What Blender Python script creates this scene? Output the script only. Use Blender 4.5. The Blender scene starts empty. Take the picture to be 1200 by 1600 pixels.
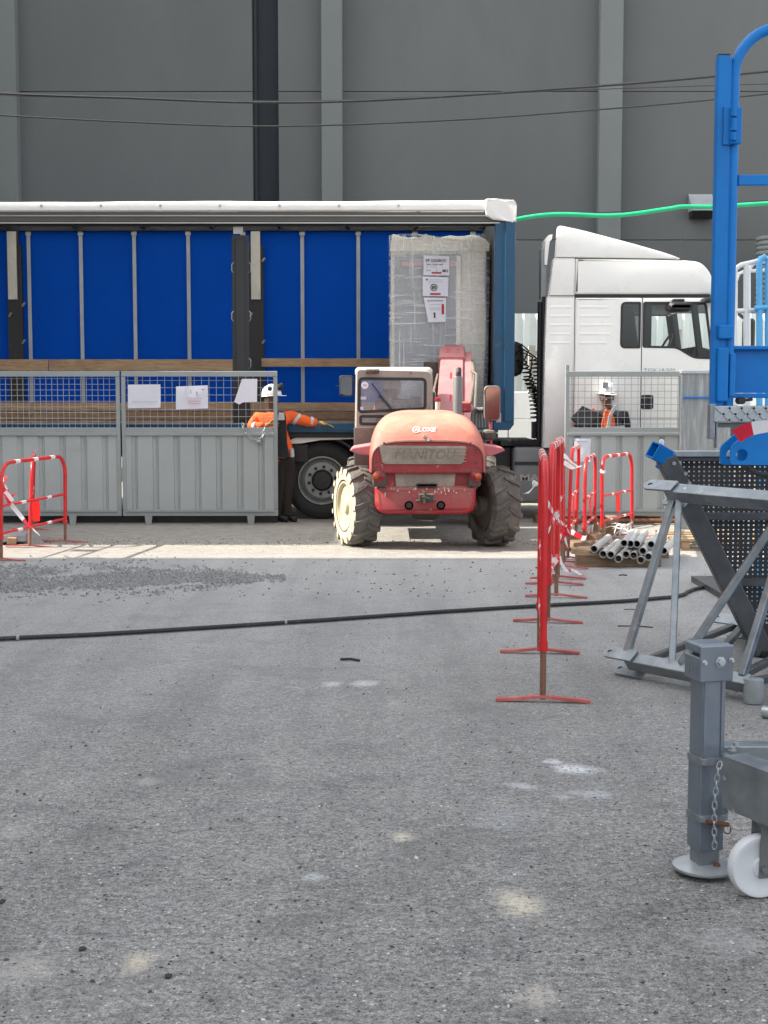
import bpy, bmesh, math, random
from mathutils import Vector, Matrix
R = math.radians
random.seed(7)
scene = bpy.context.scene
COL = scene.collection

# ------------------------------------------------------------------ camera
F, H, HZ = 2150.0, 1.58, 622.0          # focal length in photo pixels, eye height, horizon row
PITCH = math.atan((800 - HZ) / F)
cam_d = bpy.data.cameras.new('camera')
cam = bpy.data.objects.new('camera', cam_d)
COL.objects.link(cam)
cam_d.sensor_fit = 'VERTICAL'
cam_d.sensor_height = 32.0
cam_d.sensor_width = 24.0
cam_d.lens = 32.0 * F / 1600.0
cam_d.clip_start = 0.05
cam_d.clip_end = 600
cam.location = (0, 0, H)
cam.rotation_euler = (math.pi / 2 - PITCH, 0, 0)
scene.camera = cam

# ------------------------------------------------------------------ light
SUN_EL = 40.0
world = bpy.data.worlds.new('World')
scene.world = world
world.use_nodes = True
wn = world.node_tree.nodes
wl = world.node_tree.links
bg = wn['Background']
sky = wn.new('ShaderNodeTexSky')
sky.sky_type = 'NISHITA'
sky.sun_disc = False
sky.sun_elevation = R(SUN_EL)
sky.sun_rotation = R(-90)
sky.air_density = 1.0
sky.dust_density = 3.0
sky.ozone_density = 1.0
hs = wn.new('ShaderNodeHueSaturation')
hs.inputs['Saturation'].default_value = 0.20
wl.new(sky.outputs[0], hs.inputs['Color'])
wl.new(hs.outputs[0], bg.inputs['Color'])
bg.inputs['Strength'].default_value = 0.15
sun_d = bpy.data.lights.new('sun', 'SUN')
sun_d.energy = 3.1
sun_d.angle = R(0.53)
sun_d.color = (1.0, 0.93, 0.82)
sun = bpy.data.objects.new('sun', sun_d)
COL.objects.link(sun)
to_sun = Vector((-math.cos(R(SUN_EL)), 0.0, math.sin(R(SUN_EL))))
sun.rotation_euler = to_sun.to_track_quat('Z', 'Y').to_euler()
sun.location = (-20, 10, 25)
vs = scene.view_settings
vs.view_transform = 'Standard'
vs.look = 'None'
vs.gamma = 1.0
vs.use_curve_mapping = False
vs.exposure = 1.75

# ------------------------------------------------------------------ photo pixel -> place
CP, SP = math.cos(PITCH), math.sin(PITCH)
def P(px, py, Y):
    u = (px - 600) / F; v = (800 - py) / F
    dy = CP + v * SP; dz = -SP + v * CP
    t = Y / dy
    return Vector((u * t, Y, H + dz * t))
def G(px, py, z=0.0):
    u = (px - 600) / F; v = (800 - py) / F
    dy = CP + v * SP; dz = -SP + v * CP
    t = (z - H) / dz
    return Vector((u * t, dy * t, z))
def PX(px, Y): return P(px, HZ, Y).x
def PZ(py, Y): return P(600, py, Y).z

# ------------------------------------------------------------------ materials
def nodes_of(m):
    m.use_nodes = True
    nt = m.node_tree
    return nt, nt.nodes, nt.links, nt.nodes['Principled BSDF']
def mixc(nt, fac, a, b, mode='MIX'):
    n = nt.nodes.new('ShaderNodeMix'); n.data_type = 'RGBA'; n.blend_type = mode
    for sock, v in ((n.inputs[0], fac), (n.inputs[6], a), (n.inputs[7], b)):
        if hasattr(v, 'node'): nt.links.new(v, sock)
        elif isinstance(v, (int, float)): sock.default_value = v
        else: sock.default_value = (*v, 1) if len(v) == 3 else v
    return n.outputs[2]
def coords(nt, stretch=(1, 1, 1), rand=True):
    tc = nt.nodes.new('ShaderNodeTexCoord')
    mp = nt.nodes.new('ShaderNodeMapping')
    mp.inputs['Scale'].default_value = stretch
    nt.links.new(tc.outputs['Object'], mp.inputs[0])
    if rand:
        oi = nt.nodes.new('ShaderNodeObjectInfo')
        ml = nt.nodes.new('ShaderNodeMath'); ml.operation = 'MULTIPLY'; ml.inputs[1].default_value = 17.0
        nt.links.new(oi.outputs['Random'], ml.inputs[0])
        cb = nt.nodes.new('ShaderNodeCombineXYZ')
        for k in range(3): nt.links.new(ml.outputs[0], cb.inputs[k])
        nt.links.new(cb.outputs[0], mp.inputs['Location'])
    return mp.outputs[0]
def noise(nt, vec, scale, detail=4, rough=.55, dist=0):
    n = nt.nodes.new('ShaderNodeTexNoise')
    n.inputs['Scale'].default_value = scale; n.inputs['Detail'].default_value = detail
    n.inputs['Roughness'].default_value = rough; n.inputs['Distortion'].default_value = dist
    nt.links.new(vec, n.inputs['Vector'])
    return n.outputs['Fac']
def ramp(nt, fac, stops):
    n = nt.nodes.new('ShaderNodeValToRGB')
    el = n.color_ramp.elements
    while len(el) < len(stops): el.new(0.5)
    for e, (p, c) in zip(el, stops):
        e.position = p
        e.color = (c, c, c, 1) if isinstance(c, (int, float)) else (*c, 1)
    nt.links.new(fac, n.inputs[0])
    return n.outputs[0]
def math_(nt, op, a, b=None, clamp=False):
    n = nt.nodes.new('ShaderNodeMath'); n.operation = op; n.use_clamp = clamp
    for s, v in ((n.inputs[0], a), (n.inputs[1], b)):
        if v is None: continue
        if hasattr(v, 'node'): nt.links.new(v, s)
        else: s.default_value = v
    return n.outputs[0]
def M(name, col, rough=.5, metal=0.0, var=.12, vscale=3.0, bump=0.0, bscale=40.0, dirt=None, dust=None,
      stretch=(1, 1, 1), alpha=1.0, trans=0.0, spec=.5, speck=None):
    """dirt=(colour, amount 0..1, scale); dust=(colour, amount) settles on upward faces; speck=(colour, scale, threshold)"""
    m = bpy.data.materials.new(name)
    nt, N, L, b = nodes_of(m)
    vec = coords(nt, stretch)
    n1 = noise(nt, vec, vscale, 6, .6)
    c = mixc(nt, ramp(nt, n1, [(.3, 0.0), (.7, 1.0)]), tuple(x * (1 - var) for x in col), tuple(min(1, x * (1 + var)) for x in col))
    rr = rough
    if dirt:
        dcol, amt, dsc = dirt
        n2 = noise(nt, vec, dsc, 8, .68, .4)
        f = ramp(nt, n2, [(max(0, .72 - amt * .5), 0.0), (min(1, .95 - amt * .35), 1.0)])
        f = math_(nt, 'MULTIPLY', f, min(1, .4 + amt * .6))
        c = mixc(nt, f, c, dcol)
    if speck:
        scol, ssc, thr = speck
        n3 = noise(nt, vec, ssc, 3, .5)
        c = mixc(nt, ramp(nt, n3, [(thr, 0.0), (thr + .05, 1.0)]), c, scol)
    if dust:
        dcol, amt = dust
        ge = N.new('ShaderNodeNewGeometry'); sx = N.new('ShaderNodeSeparateXYZ')
        L.new(ge.outputs['Normal'], sx.inputs[0])
        up = math_(nt, 'MULTIPLY_ADD', sx.outputs[2], .75); up.node.inputs[2].default_value = .05
        n4 = noise(nt, vec, 4.0, 7, .65, .3)
        f = math_(nt, 'MULTIPLY', math_(nt, 'MULTIPLY', up, ramp(nt, n4, [(.25, .35), (.75, 1.0)]), True), amt, True)
        c = mixc(nt, f, c, dcol)
        rr2 = math_(nt, 'MULTIPLY_ADD', f, .5, True); rr2.node.inputs[2].default_value = rough
        L.new(rr2, b.inputs['Roughness']); rr = None
    L.new(c, b.inputs['Base Color'])
    if rr is not None:
        r_ = math_(nt, 'MULTIPLY_ADD', n1, .22, True); r_.node.inputs[2].default_value = rough - .1
        L.new(r_, b.inputs['Roughness'])
    b.inputs['Metallic'].default_value = metal
    b.inputs['Specular IOR Level'].default_value = spec
    if trans: b.inputs['Transmission Weight'].default_value = trans
    if alpha < 1: b.inputs['Alpha'].default_value = alpha
    if bump:
        bp = N.new('ShaderNodeBump'); bp.inputs['Strength'].default_value = bump; bp.inputs['Distance'].default_value = .02
        L.new(noise(nt, vec, bscale, 6, .6), bp.inputs['Height'])
        L.new(bp.outputs[0], b.inputs['Normal'])
    return m
def glass(name, tint, opacity, rough=.03, dusty=0.0):
    m = bpy.data.materials.new(name)
    nt, N, L, b = nodes_of(m)
    tr = N.new('ShaderNodeBsdfTransparent'); tr.inputs[0].default_value = (*tint, 1)
    gl = N.new('ShaderNodeBsdfGlossy'); gl.inputs['Roughness'].default_value = rough
    gl.inputs['Color'].default_value = (.9, .95, 1, 1)
    fr = N.new('ShaderNodeFresnel'); fr.inputs[0].default_value = 1.5
    a = math_(nt, 'ADD', fr.outputs[0], opacity, True)
    mx = N.new('ShaderNodeMixShader')
    L.new(a, mx.inputs[0]); L.new(tr.outputs[0], mx.inputs[1]); L.new(gl.outputs[0], mx.inputs[2])
    out = mx.outputs[0]
    if dusty:
        df = N.new('ShaderNodeBsdfDiffuse'); df.inputs[0].default_value = (.62, .66, .68, 1)
        m2 = N.new('ShaderNodeMixShader')
        L.new(math_(nt, 'MULTIPLY', ramp(nt, noise(nt, coords(nt), 3.5, 7, .7, .5), [(.3, .4), (.7, 1.3)]), dusty, True), m2.inputs[0])
        L.new(out, m2.inputs[1]); L.new(df.outputs[0], m2.inputs[2]); out = m2.outputs[0]
    L.new(out, N['Material Output'].inputs[0])
    return m
def translucent(name, col, amt, rough=.6, var=.1, spec=.5):
    m = bpy.data.materials.new(name)
    nt, N, L, b = nodes_of(m)
    vec = coords(nt)
    c = mixc(nt, noise(nt, vec, 2.2, 5), tuple(x * (1 - var) for x in col), tuple(min(1, x * (1 + var)) for x in col))
    L.new(c, b.inputs['Base Color']); b.inputs['Roughness'].default_value = rough; b.inputs['Specular IOR Level'].default_value = spec
    t = N.new('ShaderNodeBsdfTranslucent'); L.new(c, t.inputs[0])
    mx = N.new('ShaderNodeMixShader'); mx.inputs[0].default_value = amt
    L.new(b.outputs[0], mx.inputs[1]); L.new(t.outputs[0], mx.inputs[2])
    L.new(mx.outputs[0], N['Material Output'].inputs[0])
    return m
def wood(name, col, dark, grain=(1, 14, 14), scale=3.0):
    m = bpy.data.materials.new(name)
    nt, N, L, b = nodes_of(m)
    vec = coords(nt, grain)
    n1 = noise(nt, vec, scale, 8, .62, 1.2)
    v2 = coords(nt)
    n2 = noise(nt, v2, 2.5, 5, .6)
    c = mixc(nt, ramp(nt, n1, [(.3, 0.0), (.68, 1.0)]), dark, col)
    c = mixc(nt, ramp(nt, n2, [(.5, 0.0), (.8, .55)]), c, tuple(x * .45 for x in dark))
    L.new(c, b.inputs['Base Color']); b.inputs['Roughness'].default_value = .8
    bp = N.new('ShaderNodeBump'); bp.inputs['Strength'].default_value = .4; bp.inputs['Distance'].default_value = .006
    L.new(n1, bp.inputs['Height']); L.new(bp.outputs[0], b.inputs['Normal'])
    return m

DUST = (.50, .43, .33)
m_facade = M('grey_render', (.128, .135, .134), .85, var=.10, vscale=.35, bump=.15, bscale=60, spec=.25, dirt=((.100, .106, .105), .35, .7), stretch=(1, 1, .35))
m_pilaster = M('grey_pilaster', (.165, .180, .177), .85, var=.06, vscale=.5, bump=.1, bscale=60, spec=.25)
m_facade_dark = M('dark_recess', (.035, .04, .046), .7, var=.1, spec=.25)
m_lamp_grey = M('lamp_grey', (.30, .32, .33), .5, speck=((.12, .12, .12), 60, .68))
m_rimgrey = M('grey_wheel_rim', (.26, .265, .265), .45, .3, var=.12, dirt=((.12, .11, .1), .4, 7))
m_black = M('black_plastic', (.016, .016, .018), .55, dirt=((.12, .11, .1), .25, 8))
m_rubber = M('black_rubber', (.022, .022, .023), .75, dirt=((.16, .15, .13), .2, 6), bump=.2, bscale=80)
m_cable = M('cable_black', (.02, .021, .023), .6, dirt=((.2, .19, .17), .3, 20))
m_white_paint = M('white_truck_paint', (.83, .83, .80), .28, var=.02, dirt=((.60, .57, .50), .25, 1.6), spec=.5)
m_white_tarp = M('white_tarpaulin', (.80, .79, .76), .5, var=.05, dirt=((.5, .47, .42), .25, 4), bump=.25, bscale=9)
m_roofrail = M('weathered_roof_rail', (.105, .10, .092), .5, .5, var=.15, dirt=((.08, .07, .06), .5, 3), stretch=(.5, 6, 6))
m_roofskin = translucent('translucent_roof_sheet', (.78, .79, .78), .72, .6, .04)
m_alu = M('aluminium', (.42, .42, .40), .42, .75, var=.12, dirt=((.16, .14, .12), .4, 4), stretch=(.6, 6, 6))
m_strap = M('grey_strap', (.36, .385, .40), .8)
m_curtain = translucent('blue_curtain', (.0012, .062, .40), .30, .7, .10, .08)
m_navy = M('trailer_blue', (.002, .060, .135), .38, var=.15, dirt=((.20, .24, .28), .22, 5), speck=((.5, .55, .6), 45, .735))
m_post_dark = M('charcoal_post', (.024, .025, .027), .5, var=.2, dirt=((.14, .13, .12), .25, 6))
m_post_board = M('grey_board', (.52, .50, .45), .7, var=.15, dirt=((.12, .11, .1), .3, 10), speck=((.08, .08, .08), 30, .72))
m_plank = wood('trailer_plank', (.50, .345, .21), (.27, .165, .09), (1.2, 16, 16))
m_plank2 = wood('trailer_plank_dark', (.34, .215, .125), (.18, .11, .06), (1.2, 16, 16))
m_timber = wood('pale_timber', (.42, .30, .18), (.25, .16, .09), (2, 14, 14))
m_oldwood = wood('old_timber', (.28, .19, .115), (.13, .085, .05), (2, 14, 14))
m_floor_ply = M('trailer_floor', (.10, .075, .055), .7)
m_gate = M('gate_grey', (.40, .425, .42), .48, var=.07, vscale=1.4, dirt=((.20, .19, .17), .25, 3), speck=((.09, .09, .09), 22, .75), spec=.4)
m_gate_frame = M('gate_frame_grey', (.30, .325, .325), .45, var=.08, dirt=((.17, .16, .14), .3, 5))
m_wire = M('galvanised_wire', (.42, .44, .44), .4, .6)
m_paper = translucent('paper', (.86, .87, .95), .25, .7, .05)
m_ink = M('printed_ink', (.03, .03, .035), .7, var=0)
m_ink_soft = M('faded_ink', (.48, .49, .58), .7, var=.05)
m_ink_pink = M('pink_ink', (.62, .38, .42), .7, var=.05)
m_ink_red = M('red_ink', (.42, .02, .035), .7, var=.1)
m_tele = M('faded_red_paint', (.30, .012, .02), .42, var=.16, vscale=3, dirt=((.22, .10, .075), .5, 7), dust=((.60, .37, .29), .9), speck=((.50, .34, .28), 16, .70))
m_tele_hood = M('sunlit_red_hood_paint', (.36, .028, .03), .5, var=.12, vscale=2, dirt=((.46, .16, .11), .45, 3), dust=((.66, .40, .27), 1.0))  # salmon tone on top paints in the sunlight along with real dust
m_tele_boom = M('pale_pink_boom_paint', (.46, .13, .145), .5, var=.12, dirt=((.52, .27, .26), .5, 4), dust=((.54, .36, .33), .5))
m_tele_dust = M('dust_caked_grille', (.33, .28, .23), .9, var=.2, vscale=7, dirt=((.16, .13, .11), .45, 5), bump=.3, bscale=30)
m_tele_dust2 = M('dust_filled_lettering', (.215, .185, .155), .9, var=.2, vscale=9)
m_tele_dark = M('dusty_black', (.06, .055, .05), .75, var=.2, dirt=(DUST, .3, 5), dust=(DUST, .5))
m_cabframe = M('dusty_cab_frame', (.50, .47, .40), .65, var=.12, dirt=((.20, .18, .15), .35, 5), dust=((.72, .68, .58), .7))
m_cabmid = M('dusty_cab_pillar', (.27, .25, .22), .7, var=.15, dirt=((.12, .11, .10), .4, 5), dust=((.62, .58, .5), .7))
m_cabgrey = M('cab_lower_grey', (.16, .145, .125), .75, var=.2, dirt=((.34, .30, .25), .45, 5))
m_tyre = M('dusty_tyre', (.105, .098, .088), .9, var=.2, vscale=5, dirt=((.27, .245, .205), .5, 5), bump=.3, bscale=40)
m_tyreside = M('sunlit_dusty_sidewall', (.46, .41, .31), .95, var=.12, vscale=6, dirt=((.36, .32, .25), .4, 7), bump=.35, bscale=40)  # cream tone is mostly sunlight painted onto the dusty outer sidewall
m_rimcream = M('cream_rim', (.48, .42, .29), .7, var=.12, dirt=((.40, .35, .26), .4, 6))  # outer rim keeps the sunlit cream in its colour
m_rimdark = M('dark_rim', (.085, .072, .06), .75, var=.2, dirt=((.24, .21, .17), .35, 6))  # inner rim painted dark for the shade under the body; nuts share it
m_glass_cab = glass('dusty_cab_glass', (.80, .90, .97), .01, .06, .28)
m_glass_truck = glass('truck_glass', (.93, .96, .96), .0, .02)
m_glass_dark = glass('tinted_truck_glass', (.20, .22, .23), .03, .02)
m_mirror = M('mirror_face', (.33, .34, .36), .06, 1.0, var=0)
m_lens_red = M('red_lens', (.20, .010, .016), .3, dirt=(DUST, .3, 8))
m_lens_beacon = M('beacon_red', (.32, .008, .03), .25)
m_lens_orange = M('orange_lens', (.36, .09, .02), .3, dirt=(DUST, .2, 8))
m_steelpipe = M('steel_exhaust', (.15, .155, .155), .55, .2, var=.12, stretch=(6, 6, .6))
m_hivis = M('hi_vis_orange', (.88, .125, .015), .75, var=.2, vscale=9, bump=1.0, bscale=11)
m_reflect = M('reflective_grey', (.50, .51, .52), .5, var=.08)
m_darkcloth = M('dark_cloth', (.016, .017, .023), .85, var=.2, bump=.4, bscale=16)
m_trouser = M('brown_black_trousers', (.026, .021, .019), .9, var=.25, bump=.5, bscale=12)
m_boot = M('black_boot', (.014, .013, .013), .6)
m_eye = M('eye_white', (.22, .20, .18), .4)
m_skin = M('brown_skin', (.09, .045, .028), .55)
m_glove = M('tan_glove', (.30, .19, .05), .8, var=.3, vscale=14)
m_helmet = M('white_helmet', (.80, .80, .80), .3, var=.03)
m_helmet_dusty = M('pale_green_helmet', (.62, .72, .68), .45, var=.05)
m_red = M('barrier_red', (.60, .014, .018), .36, var=.18, vscale=8, dirt=((.40, .11, .10), .3, 10), speck=((.62, .45, .40), 38, .72))
m_redworn = M('barrier_red_worn', (.50, .11, .10), .55, var=.25, vscale=9, dirt=((.36, .29, .25), .5, 9))
m_brown_leg = M('rusty_leg', (.20, .095, .06), .75, var=.25, vscale=10, dirt=((.30, .25, .2), .4, 14))
m_band_white = M('white_band', (.74, .72, .70), .5, var=.08, dirt=((.5, .36, .33), .35, 20))
m_tape_white = translucent('white_tape', (.82, .80, .81), .35, .35, .05)
m_tape_red = translucent('red_tape', (.72, .03, .06), .35, .35, .1)
m_flag = translucent('red_plastic_flag', (.80, .06, .055), .5, .4, .12)
m_pipe = M('grey_pipe', (.42, .425, .41), .5, var=.1, vscale=5, dirt=((.30, .29, .26), .35, 9))
m_pipe_in = M('pipe_inside', (.02, .02, .02), .8)
m_galv = M('galvanised_steel', (.25, .28, .30), .40, .7, var=.22, vscale=11, dirt=((.44, .46, .46), .35, 5), speck=((.52, .54, .54), 16, .70))
m_galv_dark = M('dull_galvanised_steel', (.105, .112, .118), .5, .55, var=.25, vscale=7, dirt=((.20, .21, .21), .35, 6))
m_galv_bright = M('bright_galvanised_steel', (.42, .455, .47), .4, .55, var=.15, vscale=9, dirt=((.36, .38, .38), .4, 6))
m_zinc = M('zinc_sheet', (.24, .255, .26), .45, .55, var=.12, vscale=2.5, stretch=(9, 1, .8), dirt=((.58, .6, .6), .45, 2.5))
m_perf = M('perforated_plate', (.062, .064, .066), .6, .4, var=.2)
m_grey_paint = M('grey_hammer_paint', (.22, .255, .305), .32, .65, var=.12, vscale=6, speck=((.40, .42, .45), 40, .73), dirt=((.36, .38, .40), .2, 8))
m_grey_dark = M('grey_paint_dark', (.16, .17, .175), .5, .3, var=.15)
m_blue = M('machine_blue', (.001, .165, .52), .42, spec=.28, var=.12, vscale=3, speck=((.10, .13, .2), 40, .715), dirt=((.015, .10, .36), .3, 6))
m_skyblue = M('light_blue_rail', (.10, .44, .80), .42, var=.05)
m_whiterail = M('white_rail', (.80, .81, .80), .45, var=.04)
m_whitewheel = M('white_nylon', (.70, .73, .77), .4, var=.05, speck=((.3, .24, .2), 30, .72), dirt=((.48, .47, .44), .35, 7))
m_corr = M('pale_corrugated_sheet', (.62, .67, .64), .55, var=.07, vscale=1.0, dirt=((.42, .43, .39), .35, 2))
m_hoard = M('white_hoarding', (.80, .81, .77), .5, var=.04, dirt=((.6, .58, .5), .2, 2))
m_concrete = M('weathered_concrete', (.36, .34, .30), .9, var=.15, bump=.3)
m_green = M('green_hose', (.01, .42, .19), .45, var=.12)
m_tank = M('grey_tank_cover', (.19, .195, .20), .5, var=.1, dirt=((.3, .28, .25), .3, 5))
m_stone = M('gravel_stone', (.23, .23, .232), .9, var=.75, vscale=70)
m_stone_pale = M('pale_chip', (.52, .51, .48), .9, var=.3, vscale=60)
m_stone_dark = M('dark_grit', (.085, .083, .08), .9, var=.7, vscale=60)
m_stick = M('dark_stick', (.03, .028, .027), .8)
m_rust = M('rust', (.16, .075, .04), .85, var=.3, vscale=20)
m_cream_wrap = M('cream_padding', (.80, .79, .72), .8, var=.06, vscale=3, bump=.35, bscale=5, stretch=(1, 1, .4))
m_greypanel = M('grey_wrapped_panel', (.30, .32, .34), .55, var=.08, vscale=2)
m_pale_block = M('stone_block', (.30, .32, .34), .8, var=.1)
m_wallplain = M('shade_building_render', (.42, .40, .37), .85, var=.1, vscale=.6)  # walls of the added shade-casting blocks

def film_mat():
    m = bpy.data.materials.new('stretch_film')
    nt, N, L, b = nodes_of(m)
    vec = coords(nt, (.8, 1, 14), False)
    n1 = noise(nt, vec, 3.4, 7, .55, .25)
    v2 = coords(nt, (10, 1, .45), False)
    n2 = noise(nt, v2, 2.2, 7, .55, .3)
    v3 = coords(nt, (2.5, 1, 2.5), False)
    a = math_(nt, 'MAXIMUM', ramp(nt, n1, [(.50, .0), (.74, .60)]), ramp(nt, n2, [(.50, .0), (.74, .66)]))
    a = math_(nt, 'ADD', a, .13, True)
    tr = N.new('ShaderNodeBsdfTransparent')
    b.inputs['Base Color'].default_value = (.80, .82, .82, 1)
    b.inputs['Roughness'].default_value = .22
    bp = N.new('ShaderNodeBump'); bp.inputs['Strength'].default_value = .45; bp.inputs['Distance'].default_value = .012
    L.new(math_(nt, 'ADD', n1, n2), bp.inputs['Height']); L.new(bp.outputs[0], b.inputs['Normal'])
    mx = N.new('ShaderNodeMixShader')
    L.new(a, mx.inputs[0]); L.new(tr.outputs[0], mx.inputs[1]); L.new(b.outputs[0], mx.inputs[2])
    L.new(mx.outputs[0], N['Material Output'].inputs[0])
    return m
m_film = film_mat()

# ------------------------------------------------------------------ building blocks
ROOTS = {}
def thing(name, label, cat, loc=(0, 0, 0), group=None, kind=None):
    o = bpy.data.objects.new(name, None)
    o.empty_display_size = .2
    COL.objects.link(o)
    o.location = loc
    o['label'] = label; o['category'] = cat
    if group: o['group'] = group
    if kind: o['kind'] = kind
    ROOTS[o] = Vector(loc)
    return o
def tag(o, label=None, cat=None, group=None, kind=None):
    for k, v in (('label', label), ('category', cat), ('group', group), ('kind', kind)):
        if v: o[k] = v
    return o
def link_mesh(name, me, parent=None):
    o = bpy.data.objects.new(name, me)
    COL.objects.link(o)
    if parent is not None:
        o.parent = parent
        r = parent
        while r.parent is not None: r = r.parent
        ROOTS[o] = ROOTS.get(r, Vector((0, 0, 0)))
    return o
def obj(name, bm, mat, parent=None, smooth=False, base=None):
    """one mesh object from a bmesh in world coordinates; re-based to its thing's origin"""
    off = None
    if parent is not None:
        r = parent
        while r.parent is not None: r = r.parent
        off = ROOTS.get(r, None)
        if off is None: off = r.location
    elif base is not None:
        off = Vector(base)
    if off is not None and off.length > 0:
        bmesh.ops.translate(bm, verts=bm.verts, vec=-off)
    bmesh.ops.recalc_face_normals(bm, faces=bm.faces)
    me = bpy.data.meshes.new(name)
    bm.to_mesh(me); bm.free()
    for mm in (mat if isinstance(mat, (list, tuple)) else [mat]): me.materials.append(mm)
    if smooth:
        for p in me.polygons: p.use_smooth = True
        try: me.set_sharp_from_angle(angle=R(38))
        except Exception: pass
    o = link_mesh(name, me, parent)
    if parent is None and base is not None:
        o.location = base
        ROOTS[o] = Vector(base)
    return o
def nb(): return bmesh.new()
def box(bm, c, s, rot=None, bev=0.0, seg=2, mi=0):
    M4 = Matrix.Translation(Vector(c))
    if rot is not None: M4 = M4 @ (rot.to_4x4() if hasattr(rot, 'to_4x4') else rot)
    M4 = M4 @ Matrix.Diagonal((s[0], s[1], s[2], 1))
    r = bmesh.ops.create_cube(bm, size=1.0, matrix=M4)
    vset = r['verts']
    if bev > 0:
        es = list({e for v in vset for e in v.link_edges})
        rr = bmesh.ops.bevel(bm, geom=es, offset=min(bev, min(s) * .45), segments=seg, profile=.5, affect='EDGES')
        fs = rr['faces']
        vset = list({v for f in fs for v in f.verts})
    if mi:
        for f in {f for v in vset for f in v.link_faces}: f.material_index = mi
    return vset
def bx(bm, x0, x1, y0, y1, z0, z1, bev=0.0, mi=0, seg=2):
    return box(bm, ((x0 + x1) / 2, (y0 + y1) / 2, (z0 + z1) / 2), (abs(x1 - x0), abs(y1 - y0), abs(z1 - z0)), None, bev, seg, mi)
def bar(bm, a, b, w, h=None, bev=.004, up=(0, 0, 1), mi=0):
    """square bar from a to b"""
    a = Vector(a); b = Vector(b); d = b - a
    z = d.normalized(); u = Vector(up)
    if abs(z.dot(u)) > .99: u = Vector((0, 1, 0))
    x = u.cross(z).normalized(); y = z.cross(x)
    rot = Matrix((x, y, z)).transposed()
    return box(bm, (a + b) / 2, (w, h or w, d.length), rot, bev, 2, mi)
def tube(bm, pts, r, n=8, caps=True, mi=0, closed=False):
    pts = [Vector(p) for p in pts]
    rs = r if isinstance(r, (list, tuple)) else [r] * len(pts)
    rings = []
    pn = None
    m = len(pts)
    for i, p in enumerate(pts):
        if closed: t = pts[(i + 1) % m] - pts[(i - 1) % m]
        else: t = pts[min(i + 1, m - 1)] - pts[max(i - 1, 0)]
        if t.length < 1e-9: t = Vector((0, 0, 1))
        t.normalize()
        if pn is None:
            a = Vector((0, 0, 1)) if abs(t.z) < .9 else Vector((1, 0, 0))
            nn = t.cross(a).normalized()
        else:
            nn = (pn - t * pn.dot(t))
            nn = nn.normalized() if nn.length > 1e-6 else t.orthogonal().normalized()
        pn = nn
        bb = t.cross(nn)
        rings.append([bm.verts.new(p + (nn * math.cos(2 * math.pi * k / n) + bb * math.sin(2 * math.pi * k / n)) * rs[i]) for k in range(n)])
    fs = []
    for i in range(m if closed else m - 1):
        A, B = rings[i], rings[(i + 1) % m]
        for k in range(n):
            fs.append(bm.faces.new((A[k], A[(k + 1) % n], B[(k + 1) % n], B[k])))
    if caps and not closed:
        fs.append(bm.faces.new(rings[0][::-1])); fs.append(bm.faces.new(rings[-1]))
    if mi:
        for f in fs: f.material_index = mi
    return fs
def lathe(bm, prof, c, axis='x', n=32, mi=0, rotm=None, closed_prof=False):
    """prof: list of (along, radius)"""
    c = Vector(c)
    rings = []
    for (a, r) in prof:
        ring = []
        for k in range(n):
            t = 2 * math.pi * k / n
            u, v = r * math.cos(t), r * math.sin(t)
            p = Vector((a, u, v)) if axis == 'x' else Vector((u, a, v)) if axis == 'y' else Vector((u, v, a))
            if rotm is not None: p = rotm @ p
            ring.append(bm.verts.new(c + p))
        rings.append(ring)
    fs = []
    for i in range(len(rings) - 1):
        for k in range(n):
            fs.append(bm.faces.new((rings[i][k], rings[i][(k + 1) % n], rings[i + 1][(k + 1) % n], rings[i + 1][k])))
    if prof[0][1] > 1e-6 and not closed_prof: fs.append(bm.faces.new(rings[0][::-1]))
    if prof[-1][1] > 1e-6 and not closed_prof: fs.append(bm.faces.new(rings[-1]))
    for f in fs: f.material_index = mi
    return fs
def prism(bm, poly, d, mapf, mi=0, bev=0):
    """poly (a,b) extruded by d; mapf(a,b,t) -> world"""
    A = [bm.verts.new(mapf(p_[0], p_[1], 0)) for p_ in poly]
    B = [bm.verts.new(mapf(p_[0], p_[1], d)) for p_ in poly]
    n = len(poly)
    fs = [bm.faces.new(A), bm.faces.new(B[::-1])]
    for i in range(n):
        fs.append(bm.faces.new((A[i], B[i], B[(i + 1) % n], A[(i + 1) % n])))
    for f in fs: f.material_index = mi
    if bev:
        es = list({e for f in fs for e in f.edges})
        bmesh.ops.bevel(bm, geom=es, offset=bev, segments=2, profile=.5, affect='EDGES')
    return fs
def loft(bm, rings, cap=True, mi=0):
    vs_ = [[bm.verts.new(p) for p in r] for r in rings]
    n = len(rings[0]); fs = []
    for i in range(len(vs_) - 1):
        for k in range(n):
            fs.append(bm.faces.new((vs_[i][k], vs_[i][(k + 1) % n], vs_[i + 1][(k + 1) % n], vs_[i + 1][k])))
    if cap:
        fs.append(bm.faces.new(vs_[0][::-1])); fs.append(bm.faces.new(vs_[-1]))
    for f in fs: f.material_index = mi
    return fs
def rrect(x0, x1, z0, z1, r, n=5):
    out = []
    for cx, cz, a0 in ((x1 - r, z1 - r, 0), (x0 + r, z1 - r, 90), (x0 + r, z0 + r, 180), (x1 - r, z0 + r, 270)):
        for k in range(n + 1):
            t = R(a0 + 90 * k / n)
            out.append((cx + r * math.cos(t), cz + r * math.sin(t)))
    return out
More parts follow.
